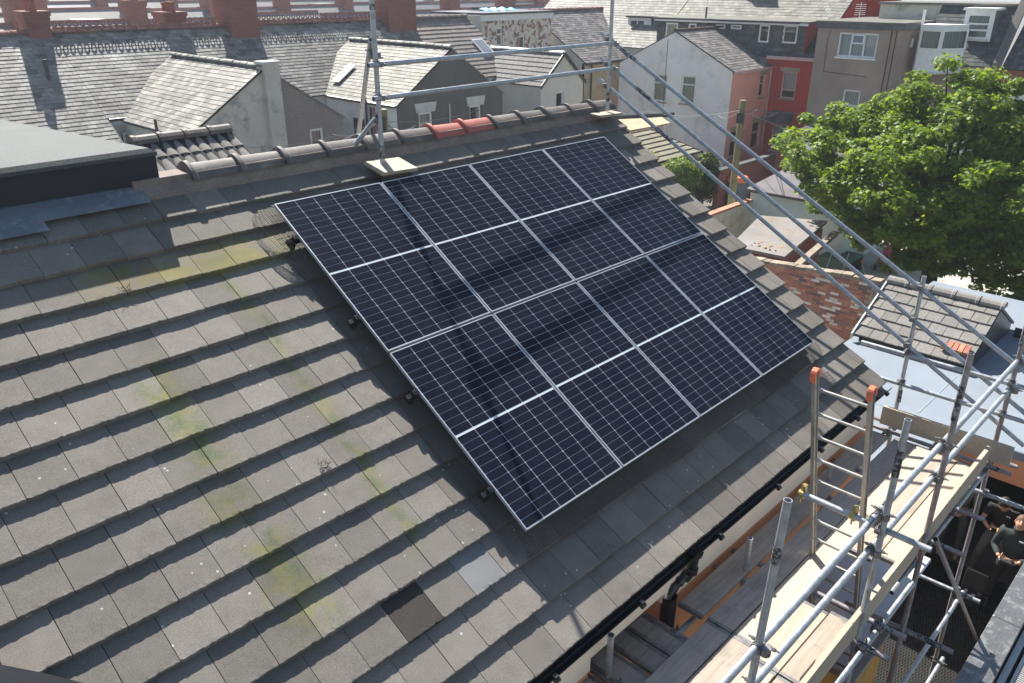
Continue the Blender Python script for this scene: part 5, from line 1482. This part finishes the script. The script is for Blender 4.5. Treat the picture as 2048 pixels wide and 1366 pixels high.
MB().lathe((29.6, 11.6, 1.12), [(.54, 0), (.54, .06), (.42, .2), (.1, .28)], 14).build('lid', mat('orange_lid', (.7, .16, .05), .5, .1, 4, .05, 60, .1), bn, smooth=True)
ct_ = thing('traffic_stick', 'thin leaning cane with orange tip under the tree', 'cane', (20.9, 1.9, 0))
MB().tube((21.2, 1.95, .0), (20.8, 2.35, 1.5), .012, 6).build('cane', M_whitestone, ct_); MB().tube((20.8, 2.35, 1.5), (20.79, 2.36, 1.6), .03, 6).build('tip', M_orange_cap, ct_)
# telegraph poles and cables
def telegraph(x, y, zt, lab, cap):
    t = thing('telegraph_pole', lab, 'pole', (x, y, 0), 'telegraph poles')
    MB().tube((x, y, 0), (x, y, zt), .15, 12, .11).build('pole', M_pole, t, smooth=True)
    MB().box(x - .16, x - .05, y - .16, y + .1, zt - cap - .35, zt - cap).build('junction_box', M_gutter, t)
    for i in range(4): MB().tube((x - .1, y - .12 + i * .08, zt - .35), (x - .25, y - .12 + i * .08, zt - .3), .012, 6).build('hook', M_coupler, t)
    return V3((x, y, zt))
T1 = telegraph(24.0, 8.75, 5.45, 'mossy telegraph pole in front of the pink wall', .45)
T2 = telegraph(9.6, 11.2, 6.35, 'telegraph pole behind the ridge with wires fanning out', .2)
def cable(p, q, sag, lab, r=.009):
    p = V3(p); q = V3(q); n = 12
    pts = [p.lerp(q, i / n) - V3((0, 0, sag * 4 * (i / n) * (1 - i / n))) for i in range(n + 1)]
    o = MB().path(pts, r, 5).build('overhead_cable', M_cable, None)
    tag(o, lab, 'cable', 'overhead cables')
M_cable = plain('cable_sheath', (.16, .16, .16), .6)
ends = [((8.6, 18.2, 4.6), 'to the stained white gable'), ((12.4, 18.2, 4.6), 'to the pebbledash gable'), ((11.0, 18.2, 4.2), 'to the pebbledash window'), ((2.5, 9.5, 5.2), 'leftwards over the ribbed tile roof'), ((4.5, 13.0, 4.8), 'to the left behind the raking brace'), ((16.6, 18.4, 4.4), 'to the dark grey gable'), ((21.6, 19.2, 4.6), 'past the dark grey gable to the right'), ((14.0, 9.0, 4.0), 'down to the right behind the red ridge tiles')]
for e, l in ends: cable(T2 - V3((0.1, 0, .3)), e, .25, 'thin overhead cable from the wire-fan pole ' + l)
for e, l in (((34.5, 20.6, 2.9), 'to the white gable low down'), ((34.5, 16.0, 3.2), 'to the white gable corner'), ((37.9, 15.2, 3.4), 'to the pink wall'), ((38.5, 14.4, 3.0), 'to the red wall'), ((38.6, 7.0, 4.2), 'towards the bay window'), ((30, 0.5, 2.2), 'through the tree')):
    cable(T1 - V3((0.1, 0, .35)), e, .3, 'dark overhead cable from the mossy pole ' + l, .012)

# ------------------------------------------------------------------ rows of houses further back
M_far = [mat('far_slate_pale', (.26, .255, .25), .6, .15, .8, .15, 20, .2), mat('far_slate_grey', (.19, .19, .19), .6, .15, .8, .15, 20, .2), mat('far_slate_warm', (.22, .205, .19), .65, .15, .8, .15, 20, .2)]
ordn = ['first', 'second', 'third', 'fourth', 'fifth', 'sixth', 'seventh', 'eighth', 'ninth', 'tenth', 'eleventh', 'twelfth', 'thirteenth', 'fourteenth', 'fifteenth', 'sixteenth', 'seventeenth', 'eighteenth']
rng = random.Random(5)
for rI, (yr, zr, xa, xb, off_) in enumerate(((38.5, 7.55, 4.0, 60, 0), (49.0, 7.7, 6, 72, 2), (62.0, 7.9, 10, 86, 1), (77.0, 8.3, 14, 100, 3))):
    n = int((xb - xa) / 5.4)
    for i in range(n):
        x0 = xa + off_ + i * 5.4; x1 = x0 + 5.4
        ze = zr - 2.7; dep = 3.9
        t = thing('distant_house', 'distant terraced house, %s row behind, %s from the left' % (('nearest', 'second', 'third', 'farthest')[rI], ordn[i]), 'house', (x0 + 2.7, yr, 0), 'rows of houses far behind')
        m_ = rng.choice(M_far)
        dz = rng.uniform(-.12, .12)
        d_ = V3((0, dep, 2.7))
        MB().obox((x0, yr - dep, ze + dz), (5.4, 0, 0), d_, (0, -.04, .06)).obox((x0, yr + dep, ze + dz), (5.4, 0, 0), (0, -dep, 2.7), (0, .04, .06)).build('roof', m_, t)
        MB().tube((x0, yr, zr + dz + .05), (x1, yr, zr + dz + .05), .11, 6).build('ridge', M_redclay, t)
        MB().box(x0 + .02, x1 - .02, yr - dep + .15, yr + dep - .15, 0, ze + dz).build('wall', rng.choice([M_creamwall, M_redbrick_x, M_white]), t)
        if rng.random() < .85:
            w_ = rng.uniform(.9, 1.5)
            chimney(t, x1 - .55, x1 + .35, yr - w_ / 2, yr + w_ / 2, zr - .9, zr + rng.uniform(.8, 1.5), rng.choice((2, 3, 4)))
        q_ = rng.random()
        if q_ < .45:     # rear extension with gable towards us
            xg = x0 + rng.uniform(.4, 1.8); wg = 2.8; yg = yr - dep - rng.uniform(2.2, 3.4); zg = ze - .1; hg = 1.35
            MB().prism([(xg, yg, 0), (xg + wg, yg, 0), (xg + wg, yg, zg), (xg + wg / 2, yg, zg + hg), (xg, yg, zg)], (0, yr - 1.4 - yg, 0)).build('extension_wall', rng.choice([M_white, M_redbrick_x, M_creamwall, M_pebble]), t)
            MB().obox((xg - .1, yg - .1, zg - .04), (wg / 2 + .1, 0, hg + .1), (0, yr - 1.2 - yg, 0), (-.03, 0, .06)).obox((xg + wg + .1, yg - .1, zg - .04), (-wg / 2 - .1, 0, hg + .1), (0, yr - 1.2 - yg, 0), (.03, 0, .06)).build('extension_roof', rng.choice(M_far), t)
        elif q_ < .7:    # roof light or dormer
            xg = x0 + rng.uniform(1, 3)
            MB().box(xg, xg + 1.6, yr - 2.2, yr - .5, zr - 1.3, zr - .35).build('dormer', rng.choice([M_fascia, M_slate_d]), t)
            MB().box(xg + .2, xg + 1.4, yr - 2.22, yr - 2.195, zr - 1.1, zr - .5).build('dormer_window', M_room, t)

# ------------------------------------------------------------------ tree, hedges
def leaf_cloud(rr, centers, per, size, spread):
    vs, fs = [], []
    shape = [(0, -.1), (.45, .0), (.36, .3), (.55, .62), (.22, .6), (0, 1.0), (-.22, .6), (-.55, .62), (-.36, .3), (-.45, .0)]
    for c, cr in centers:
        for _ in range(per):
            while True:
                d = V3((rr.uniform(-1, 1), rr.uniform(-1, 1), rr.uniform(-1, 1)))
                if .15 < d.length < 1: break
            p = c + V3((d.x * cr, d.y * cr, d.z * cr * .62))
            n = (d * .6 + V3((rr.gauss(0, .45), rr.gauss(0, .45), .75 + rr.gauss(0, .35)))).normalized()
            u = n.orthogonal().normalized(); a = rr.uniform(0, 6.28)
            w = n.cross(u); u, w = u * math.cos(a) + w * math.sin(a), w * math.cos(a) - u * math.sin(a)
            s = size * rr.uniform(.6, 1.25)
            fold = rr.uniform(.05, .25)
            b = len(vs)
            for x, y in shape:
                vs.append(tuple(p + u * (x * s) + w * ((y - .4) * s) - n * (abs(x) * s * fold) - n * (max(0, y - .5) * s * .3)))
            fs.append(tuple(range(b, b + 10)))
    return vs, fs
def plant(root, name, vs, fs, m, stuff=True):
    o = MB(); o.v = vs; o.f = fs
    ob = o.build(name, m, root)
    if stuff: ob['kind'] = 'stuff'
    return ob
tr = thing('maple_tree', 'big leafy green maple tree in the yard on the right', 'tree', (22.6, .9, 0))
rr = random.Random(3)
TB = V3((22.6, .9, 0))
tk_ = MB()
tk_.tube(TB, TB + V3((.05, .0, 1.0)), .30, 14, .24).tube(TB + V3((.05, 0, 1.0)), TB + V3((-.05, .15, 2.0)), .24, 14, .19)
tk_.build('trunk', M_bark, tr, smooth=True)
CC = V3((22.2, 1.25, 4.05)); RX_, RY_, RZ_ = 3.2, 3.85, 2.6
cents = []
while len(cents) < 480:
    d = V3((rr.gauss(0, 1), rr.gauss(0, 1), rr.gauss(0, 1))).normalized()
    k = rr.uniform(.4, 1.0) ** .42
    lump = 1 + .13 * math.sin(d.x * 5 + 1) + .12 * math.sin(d.y * 6 + 2) + .10 * math.sin(d.z * 7)
    p = CC + V3((d.x * RX_ * k * lump, d.y * RY_ * k * lump, d.z * RZ_ * k * lump))
    if p.z < 1.3: continue
    if p.z < 2.2 and p.y > 1.2: continue
    if p.z < 2.9 and p.y > 3.2 and rr.random() < .4: continue
    cents.append((p, rr.uniform(.28, .52)))
for i in range(95):
    cents.append((V3((rr.uniform(20.6, 23.4), rr.uniform(-4.6, -.5), rr.uniform(.7, 3.2))), rr.uniform(.35, .6)))
vs, fs = leaf_cloud(rr, cents, 135, .122, 1)
plant(tr, 'crown', vs, fs, M_leaf)
lim = MB()
for p, _ in rr.sample(cents[:400], 60):
    a = TB + V3((-.05, .15, rr.uniform(1.5, 2.2))); b_ = a.lerp(p, .5) + V3((rr.uniform(-.2, .2), rr.uniform(-.2, .2), .35))
    lim.tube(a, b_, .085, 7, .05).tube(b_, p, .05, 6, .014)
lim.build('limbs', M_bark, tr, smooth=True)
for lab, nm, c, r3, n_, m_, sz in (('bright green hedge above the verge of the roof', 'hedge', V3((26.0, 12.35, 1.75)), V3((1.3, .55, .85)), 110, M_hedge, .09), ('dark green shrub against the white gable', 'shrub', V3((28.3, 12.55, 1.35)), V3((.85, .5, 1.15)), 90, M_darkleaf, .11), ('ivy mound on the mossy lean-to roof edge', 'hedge', V3((25.3, 14.2, 2.62)), V3((.3, 1.2, .2)), 24, M_hedge, .08), ('dark shrubs under the tree by the black fence', 'shrub', V3((19.0, -4.2, 1.6)), V3((1.5, 2.0, 1.5)), 80, M_darkleaf, .13)):
    t = thing(nm, lab, nm, (c.x, c.y, 0))
    cs = []
    for _ in range(n_):
        d = V3((rr.gauss(0, 1), rr.gauss(0, 1), rr.gauss(0, 1))).normalized() * rr.uniform(.5, 1)
        cs.append((c + V3((d.x * r3.x, d.y * r3.y, d.z * r3.z)), .3))
    vs, fs = leaf_cloud(rr, cs, 55, sz, 1)
    plant(t, 'foliage', vs, fs, m_)
    MB().path([(c.x, c.y, 0), (c.x + .1, c.y, c.z), (c.x - .2, c.y + .2, c.z + r3.z * .5)], .04, 6).build('stem', M_bark, t)

# ------------------------------------------------------------------ people in the passage
M_skin = mat('skin', (0.50, 0.29, 0.20), .55, .1, 8, .05, 90, 0)
M_hair = mat('brown_hair', (0.10, 0.055, 0.03), .7, .3, 20, .3, 120, .3)
M_hair_d = mat('dark_hair', (0.02, 0.015, 0.012), .7, .3, 20, .3, 120, .3)
M_jacket = mat('dark_teal_jacket', (0.020, 0.030, 0.032), .85, .2, 6, .15, 90, .3)
M_shirt = mat('black_tshirt', (0.014, 0.014, 0.015), .9, .2, 6, .15, 90, .3)
M_trs = mat('black_trousers', (0.016, 0.016, 0.018), .9, .2, 6, .15, 90, .3)
M_gtrs = mat('grey_work_trousers', (0.11, 0.11, 0.11), .9, .25, 5, .2, 90, .3)
M_ghood = mat('grey_hoodie', (0.17, 0.165, 0.16), .9, .2, 5, .2, 90, .3)
M_boot = mat('tan_boot', (0.36, 0.26, 0.15), .8, .2, 6, .2, 90, .2)
M_shoe = plain('dark_shoe', (0.05, 0.05, 0.05), .7)
M_logo = plain('white_print', (0.6, 0.6, 0.6), .6)
M_badge = plain('amber_patch', (0.55, 0.33, 0.06), .7)
M_eye = plain('eye_dark', (0.02, 0.015, 0.01), .3)
TMP = bpy.data.scenes.new('workbench')
def skin_mesh(name, chains, m, parent, sub=2):
    """chains of (point, radius); consecutive points joined; equal points merge; grown with Skin + Subdivision, then frozen"""
    vs, es, rad, key = [], [], [], {}
    roots = []
    for ch in chains:
        prev = None
        for p, r in ch:
            k = tuple(round(c, 4) for c in p)
            if k not in key:
                key[k] = len(vs); vs.append(V3(p)); rad.append(r)
            i = key[k]
            if prev is not None and prev != i: es.append((prev, i))
            prev = i
    me = bpy.data.meshes.new(name); o_ = off(parent)
    me.from_pydata([v - o_ for v in vs], es, [])
    ob = bpy.data.objects.new(name, me); TMP.collection.objects.link(ob)
    sk = ob.modifiers.new('skin', 'SKIN'); sk.branch_smoothing = .4
    if not me.skin_vertices: me.skin_vertices.new()
    lay = me.skin_vertices[0].data
    adj = {i: set() for i in range(len(vs))}
    for a, b in es: adj[a].add(b); adj[b].add(a)
    seen = set()
    for i in range(len(vs)):
        if i in seen: continue
        st = [i]; seen.add(i); lay[i].use_root = True
        while st:
            q = st.pop()
            for w in adj[q]:
                if w not in seen: seen.add(w); st.append(w)
    for i, r in enumerate(rad): lay[i].radius = (r, r) if not isinstance(r, tuple) else r
    ss = ob.modifiers.new('sub', 'SUBSURF'); ss.levels = sub; ss.render_levels = sub
    with bpy.context.temp_override(scene=TMP, view_layer=TMP.view_layers[0]):
        dg = bpy.context.evaluated_depsgraph_get()
    ev = ob.evaluated_get(dg)
    nm = bpy.data.meshes.new_from_object(ev); nm.name = name
    bpy.data.objects.remove(ob); bpy.data.meshes.remove(me)
    nm.materials.clear(); nm.materials.append(m)
    nm.polygons.foreach_set('use_smooth', [True] * len(nm.polygons))
    return nm
def head_mb(c, f, up, s=1.0):
    """head with brow, nose, chin, ears; f = facing direction"""
    f = V3(f).normalized(); up = (V3(up) - f * V3(up).dot(f)).normalized(); r = up.cross(f)
    mb = MB(); nu, nv = 20, 14; vs = []
    for j in range(nv + 1):
        t = math.pi * j / nv
        for i in range(nu):
            a = 2 * math.pi * i / nu
            x = math.cos(a) * math.sin(t); y = math.sin(a) * math.sin(t); z = math.cos(t)   # x forward
            rx, ry, rz = .098, .076, .118
            px, py, pz = x * rx, y * ry, z * rz
            if z < -.2: py *= 1 - .28 * (-z - .2); px *= 1 - .12 * (-z - .2)
            if x > .55 and abs(y) < .3 and -.35 < z < .1: px += .022 * (1 - abs(y) / .3) * (1 - abs(z + .15) / .3)
            if x > .5 and .05 < z < .3 and .15 < abs(y) < .5: px -= .008
            if x > .6 and abs(y) < .35 and -.62 < z < -.45: px += .006
            vs.append(V3(c) + f * (px * s) + r * (py * s) + up * (pz * s))
    fs = []
    for j in range(nv):
        for i in range(nu):
            k = (i + 1) % nu
            fs.append((j * nu + i, (j + 1) * nu + i, (j + 1) * nu + k, j * nu + k))
    mb.add(vs, fs)
    for e in (-1, 1):
        mb.lathe(V3(c) + r * (e * .076 * s) - f * .005, [(.004, -.012), (.028 * s, -.006), (.03 * s, .004), (.012, .012)], 8, axis=r * e + f * -.3)
    return mb, f, up, r
def hair_mb(c, f, up, s=1.0, short=.0):
    f = V3(f).normalized(); up = (V3(up) - f * V3(up).dot(f)).normalized(); r = up.cross(f)
    mb = MB(); nu, nv = 20, 9; vs = []; rr2 = random.Random(8)
    for j in range(nv + 1):
        for i in range(nu):
            a = 2 * math.pi * i / nu
            fr = .5 + .5 * math.cos(a)
            t = (math.pi * (.62 - .27 * fr ** 1.5)) * j / nv
            k = 1.07 + rr2.uniform(-.012, .02)
            vs.append(V3(c) + f * (math.cos(a) * math.sin(t) * .098 * k * s) + r * (math.sin(a) * math.sin(t) * .078 * k * s) + up * (math.cos(t) * .122 * k * s))
    fs = []
    for j in range(nv):
        for i in range(nu):
            k = (i + 1) % nu
            fs.append((j * nu + i, (j + 1) * nu + i, (j + 1) * nu + k, j * nu + k))
    return mb.add(vs, fs)
def hand_chains(w, d, n, side):
    """palm and five fingers: w wrist, d along the hand, n palm normal"""
    w = V3(w); d = V3(d).normalized(); n = (V3(n) - d * V3(n).dot(d)).normalized(); s = d.cross(n) * side
    ch = [[(w, .026), (w + d * .045, (.040, .022)), (w + d * .085, (.040, .018))]]
    for i, L in enumerate((.070, .080, .074, .058)):
        b = w + d * .082 + s * ((1.5 - i) * .019)
        ch.append([(b - d * .012, .0095), (b + d * (L * .45) + n * .012, .009), (b + d * (L * .75) + n * .034, .0082), (b + d * (L * .8) + n * .052, .007)])
    t0 = w + d * .03 + s * .028
    ch.append([(t0, .012), (t0 + d * .03 + s * .022 + n * .01, .0105), (t0 + d * .055 + s * .018 + n * .028, .009)])
    return ch
def add_mesh(parent, name, me_list, m):
    """join frozen meshes into one object"""
    mb = MB()
    for me in me_list:
        mb.add([v.co for v in me.vertices], [tuple(p.vertices) for p in me.polygons])
    return mb.build(name, m, parent, smooth=True, local=True)
def mesh_of(mb, parent):
    o_ = off(parent); me = bpy.data.meshes.new('tmp'); me.from_pydata([V3(v) - o_ for v in mb.v], [], mb.f); return me
def person(lab, root, J, mats, hair=True, head_up=(0, 0, 1), face=(-1, 0, 0), sleeves='long', hands=None):
    t = thing('person', lab, 'person', root, 'people in the passage')
    top_m, leg_m, shoe_m, hair_m = mats
    hd, f, up, r = head_mb(J['head'], face, head_up)
    body = [skin_mesh('b', [[(J['pelvis'], .10), (J['belly'], .10), (J['chest'], .11), (J['neck'], .055), (J['head'], .05)]] +
            [[(J['chest'], .11), (J['sh' + k], .05), (J['el' + k], .038), (J['wr' + k], .027)] for k in 'LR'] +
            [[(J['pelvis'], .10), (J['hip' + k], .075), (J['kn' + k], .05), (J['an' + k], .036)] for k in 'LR'], M_skin, t), mesh_of(hd, t)]
    for k, (dv_, nv_) in (hands or {}).items():
        body.append(skin_mesh('h', hand_chains(J['wr' + k], dv_, nv_, 1 if k == 'L' else -1), M_skin, t, 1))
    bo = add_mesh(t, 'body', body, M_skin)
    for e in (-1, 1):
        MB().lathe(V3(J['head']) + f * .083 + r * (e * .031) + up * .018, [(.004, -.006), (.011, -.002), (.011, .002), (.004, .006)], 8, axis=f).build('eye', M_eye, bo)
    MB().obox(V3(J['head']) + f * .088 - r * .022 - up * .058, r * .044, up * .007, f * .006).build('mouth', M_redclay, bo)
    if hair: hair_mb(J['head'], face, head_up).build('hair', hair_m, t, smooth=True)
    arm = {'long': lambda k: [(J['chest'], .135), (J['sh' + k], .072), (J['el' + k], .052), (V3(J['el' + k]).lerp(V3(J['wr' + k]), .88), .038)],
           'short': lambda k: [(J['chest'], .135), (J['sh' + k], .072), (V3(J['sh' + k]).lerp(V3(J['el' + k]), .7), .062)]}[sleeves]
    add_mesh(t, 'jacket' if sleeves == 'long' else 'tshirt', [skin_mesh('s', [[(J['pelvis'], (.155, .115)), (J['belly'], (.15, .115)), (J['chest'], (.175, .125)), (V3(J['chest']).lerp(V3(J['neck']), .7), .08)]] + [arm(k) for k in 'LR'], top_m, t)], top_m)
    add_mesh(t, 'trousers', [skin_mesh('t', [[(V3(J['pelvis']) + V3((0, 0, .04)), (.145, .105)), (J['pelvis'], (.145, .11))]] + [[(J['pelvis'], (.145, .11)), (J['hip' + k], .092), (J['kn' + k], .068), (V3(J['kn' + k]).lerp(V3(J['an' + k]), .95), .055)] for k in 'LR'], leg_m, t)], leg_m)
    for k in 'LR':
        a = V3(J['an' + k]); d = V3(J.get('toe' + k, f)); d.z = 0; d.normalize()
        add_mesh(t, 'shoe', [skin_mesh('f', [[(a + V3((0, 0, .03)), .045), (a - V3((0, 0, .035)), .046), (a + d * .09 - V3((0, 0, .045)), .043), (a + d * .17 - V3((0, 0, .052)), .034)]], shoe_m, t, 1)], shoe_m)
    return t, f, up, r
def V(x, y, z): return V3((x, y, z))
# man with drone controller, looking up at the camera
bx, byy, bz = 8.70, -4.90, PF
J = dict(pelvis=V(bx, byy, bz + .96), belly=V(bx - .01, byy, bz + 1.12), chest=V(bx + .0, byy, bz + 1.33), neck=V(bx - .005, byy, bz + 1.50), head=V(bx - .045, byy, bz + 1.645),
         shL=V(bx, byy - .19, bz + 1.42), shR=V(bx, byy + .19, bz + 1.42), elL=V(bx - .04, byy - .26, bz + 1.13), elR=V(bx - .04, byy + .26, bz + 1.13),
         wrL=V(bx - .27, byy - .12, bz + 1.10), wrR=V(bx - .27, byy + .12, bz + 1.10),
         hipL=V(bx, byy - .10, bz + .90), hipR=V(bx, byy + .10, bz + .90), knL=V(bx - .04, byy - .12, bz + .50), knR=V(bx - .02, byy + .13, bz + .50), anL=V(bx, byy - .13, bz + .09), anR=V(bx + .02, byy + .15, bz + .09))
cf = (CAM - J['head']).normalized()
m1, f, up, r = person('man in dark jacket holding a controller and looking up', (bx, byy, bz), J, (M_jacket, M_trs, M_shoe, M_hair), face=(cf.x, cf.y, .42), sleeves='long', hands={'L': ((-.5, .75, .1), (.1, .3, 1)), 'R': ((-.5, -.75, .1), (.1, -.3, 1))})
MB().lathe(J['neck'] - V(0, 0, .06), [(.088, 0), (.078, .05), (.083, .085), (.07, .09)], 14).build('collar', M_jacket, m1, smooth=True)
MB().box(bx - .135, bx - .128, byy - .11, byy - .05, bz + 1.375, bz + 1.395).build('chest_logo', M_logo, m1)
MB().lathe((bx - .01, byy + .262, bz + 1.36), [(.004, 0), (.032, .002), (.03, .006)], 10, axis=(-.3, 1, .1)).build('shoulder_badge', M_badge, m1)
co = thing('drone_controller', 'dark drone controller held by the man looking up', 'controller', (bx - .34, byy, bz + 1.12))
MB().bbox(bx - .40, bx - .29, byy - .095, byy + .095, bz + 1.105, bz + 1.145, .012).build('case', M_gutter, co)
for y in (-.05, .05): MB().tube((bx - .34, byy + y, bz + 1.145), (bx - .34, byy + y, bz + 1.17), .006, 8).build('stick', M_coupler, co)
for y in (-.08, .08): MB().obox((bx - .40, byy + y - .006, bz + 1.14), (-.02, 0, .1), (0, .012, 0), (.006, 0, 0)).build('antenna', M_gutter, co)
# man looking at a phone
bx, byy = 9.42, -4.56
J = dict(pelvis=V(bx + .05, byy, bz + .92), belly=V(bx + .02, byy, bz + 1.07), chest=V(bx - .06, byy, bz + 1.27), neck=V(bx - .13, byy, bz + 1.43), head=V(bx - .22, byy, bz + 1.54),
         shL=V(bx - .07, byy - .19, bz + 1.36), shR=V(bx - .07, byy + .19, bz + 1.36), elL=V(bx - .10, byy - .25, bz + 1.07), elR=V(bx - .10, byy + .25, bz + 1.07),
         wrL=V(bx - .30, byy - .07, bz + 1.06), wrR=V(bx - .30, byy + .10, bz + 1.06),
         hipL=V(bx + .03, byy - .10, bz + .87), hipR=V(bx + .03, byy + .10, bz + .87), knL=V(bx + .0, byy - .12, bz + .48), knR=V(bx - .16, byy + .16, bz + .52), anL=V(bx + .06, byy - .12, bz + .09), anR=V(bx - .08, byy + .2, bz + .09))
m2, f, up, r = person('man in black T-shirt and grey work trousers bent over a phone', (bx, byy, bz), J, (M_shirt, M_gtrs, M_shoe, M_hair_d), face=(-.8, .1, -.6), sleeves='short', hands={'L': ((-.5, .6, .25), (0, .3, 1)), 'R': ((-.5, -.6, .25), (0, -.3, 1))})
MB().box(bx - .19, bx - .183, byy - .12, byy - .06, bz + 1.30, bz + 1.32).build('chest_print', M_logo, m2)
ph = thing('mobile_phone', 'dark phone held by the man in black T-shirt', 'phone', (bx - .38, byy + .01, bz + 1.10))
MB().obox((bx - .43, byy - .03, bz + 1.10), (.012, 0, .008), (0, .075, 0), (-.07, 0, .12)).build('body', M_gutter, ph)
# third man, mostly hidden behind the toe board
bx, byy = 9.55, -3.92
J = dict(pelvis=V(bx + .05, byy, bz + .92), belly=V(bx + .03, byy, bz + 1.08), chest=V(bx, byy, bz + 1.28), neck=V(bx - .04, byy - .02, bz + 1.45), head=V(bx - .09, byy - .05, bz + 1.57),
         shL=V(bx, byy - .19, bz + 1.37), shR=V(bx, byy + .19, bz + 1.37), elL=V(bx - .05, byy - .25, bz + 1.08), elR=V(bx - .08, byy + .23, bz + 1.08),
         wrL=V(bx - .28, byy - .10, bz + 1.02), wrR=V(bx - .28, byy + .12, bz + 1.02),
         hipL=V(bx + .03, byy - .10, bz + .87), hipR=V(bx + .03, byy + .10, bz + .87), knL=V(bx + .0, byy - .12, bz + .48), knR=V(bx - .1, byy + .14, bz + .50), anL=V(bx + .06, byy - .12, bz + .09), anR=V(bx + .02, byy + .15, bz + .09))
m3, f, up, r = person('man in grey top and tan boots behind the toe board', (bx, byy, bz), J, (M_ghood, M_gtrs, M_boot, M_hair), hair=False, face=(-.9, -.2, -.3), sleeves='long', hands={'L': ((-.6, .4, -.1), (0, .3, 1)), 'R': ((-.6, -.4, -.1), (0, -.3, 1))})
bpy.data.scenes.remove(TMP)
# open equipment case
ec = thing('equipment_case', 'open black equipment case on the passage floor', 'case', (8.6, -4.55, PF))
MB().box(8.42, 8.72, -4.72, -4.40, PF + .02, PF + .14).build('tray', M_gutter, ec)
MB().obox((8.72, -4.72, PF + .14), (.07, 0, .30), (0, .32, 0), (.03, 0, -.01)).build('lid', M_gutter, ec)
MB().obox((8.70, -4.735, PF + .13), (.07, 0, .32), (0, .012, 0), (.012, 0, 0)).obox((8.70, -4.395, PF + .13), (.07, 0, .32), (0, .012, 0), (.012, 0, 0)).obox((8.77, -4.735, PF + .44), (.01, 0, .012), (0, .35, 0), (.012, 0, 0)).build('lid_rim', M_coupler, ec)
for i, (x, y) in enumerate(((8.48, -4.66), (8.56, -4.6), (8.48, -4.52), (8.6, -4.48), (8.65, -4.66))):
    MB().bbox(x - .03, x + .03, y - .025, y + .025, PF + .14, PF + .17, .006).build('battery', M_louvre if i % 2 else M_coupler, ec)

# dry moss and twigs caught on the tiles
for k, (a_, b_, n_, lab) in enumerate(((-1.44, 0.40, 14, 'scraps of dry moss on the yellowed tiles left of the panels'), (-0.93, 2.36, 16, 'tangle of dry twigs on the tiles midway down the roof'), (0.62, 3.98, 5, 'few bits of debris on a tile below the panels'))):
    t = thing('roof_debris', lab, 'debris', RP(a_, b_, 0.0))
    b = MB()
    for i in range(n_):
        p = RP(a_ + random.gauss(0, .028), b_ + random.gauss(0, .014), 0.004)
        d = (UX * random.uniform(-1, 1) + VD * random.uniform(-1, 1) + NR * random.uniform(0, .5)).normalized()
        b.tube(p, p + d * random.uniform(.012, .05), .0016, 5)
    b.build('twigs', M_bark, t)

# ------------------------------------------------------------------ haze
hz = MB().box(-520, 720, -520, 720, -1.0, 14.0).build('haze', M_dark)
hz['kind'] = 'stuff'
hm = bpy.data.materials.new('haze'); hm.use_nodes = True
ht = hm.node_tree; ht.nodes.remove(ht.nodes['Principled BSDF'])
pv = ht.nodes.new('ShaderNodeVolumePrincipled'); pv.inputs['Color'].default_value = (.80, .88, 1.0, 1); pv.inputs['Density'].default_value = 0.0007; pv.inputs['Anisotropy'].default_value = 0.3
ht.links.new(pv.outputs[0], ht.nodes['Material Output'].inputs['Volume'])
hz.data.materials.clear(); hz.data.materials.append(hm)
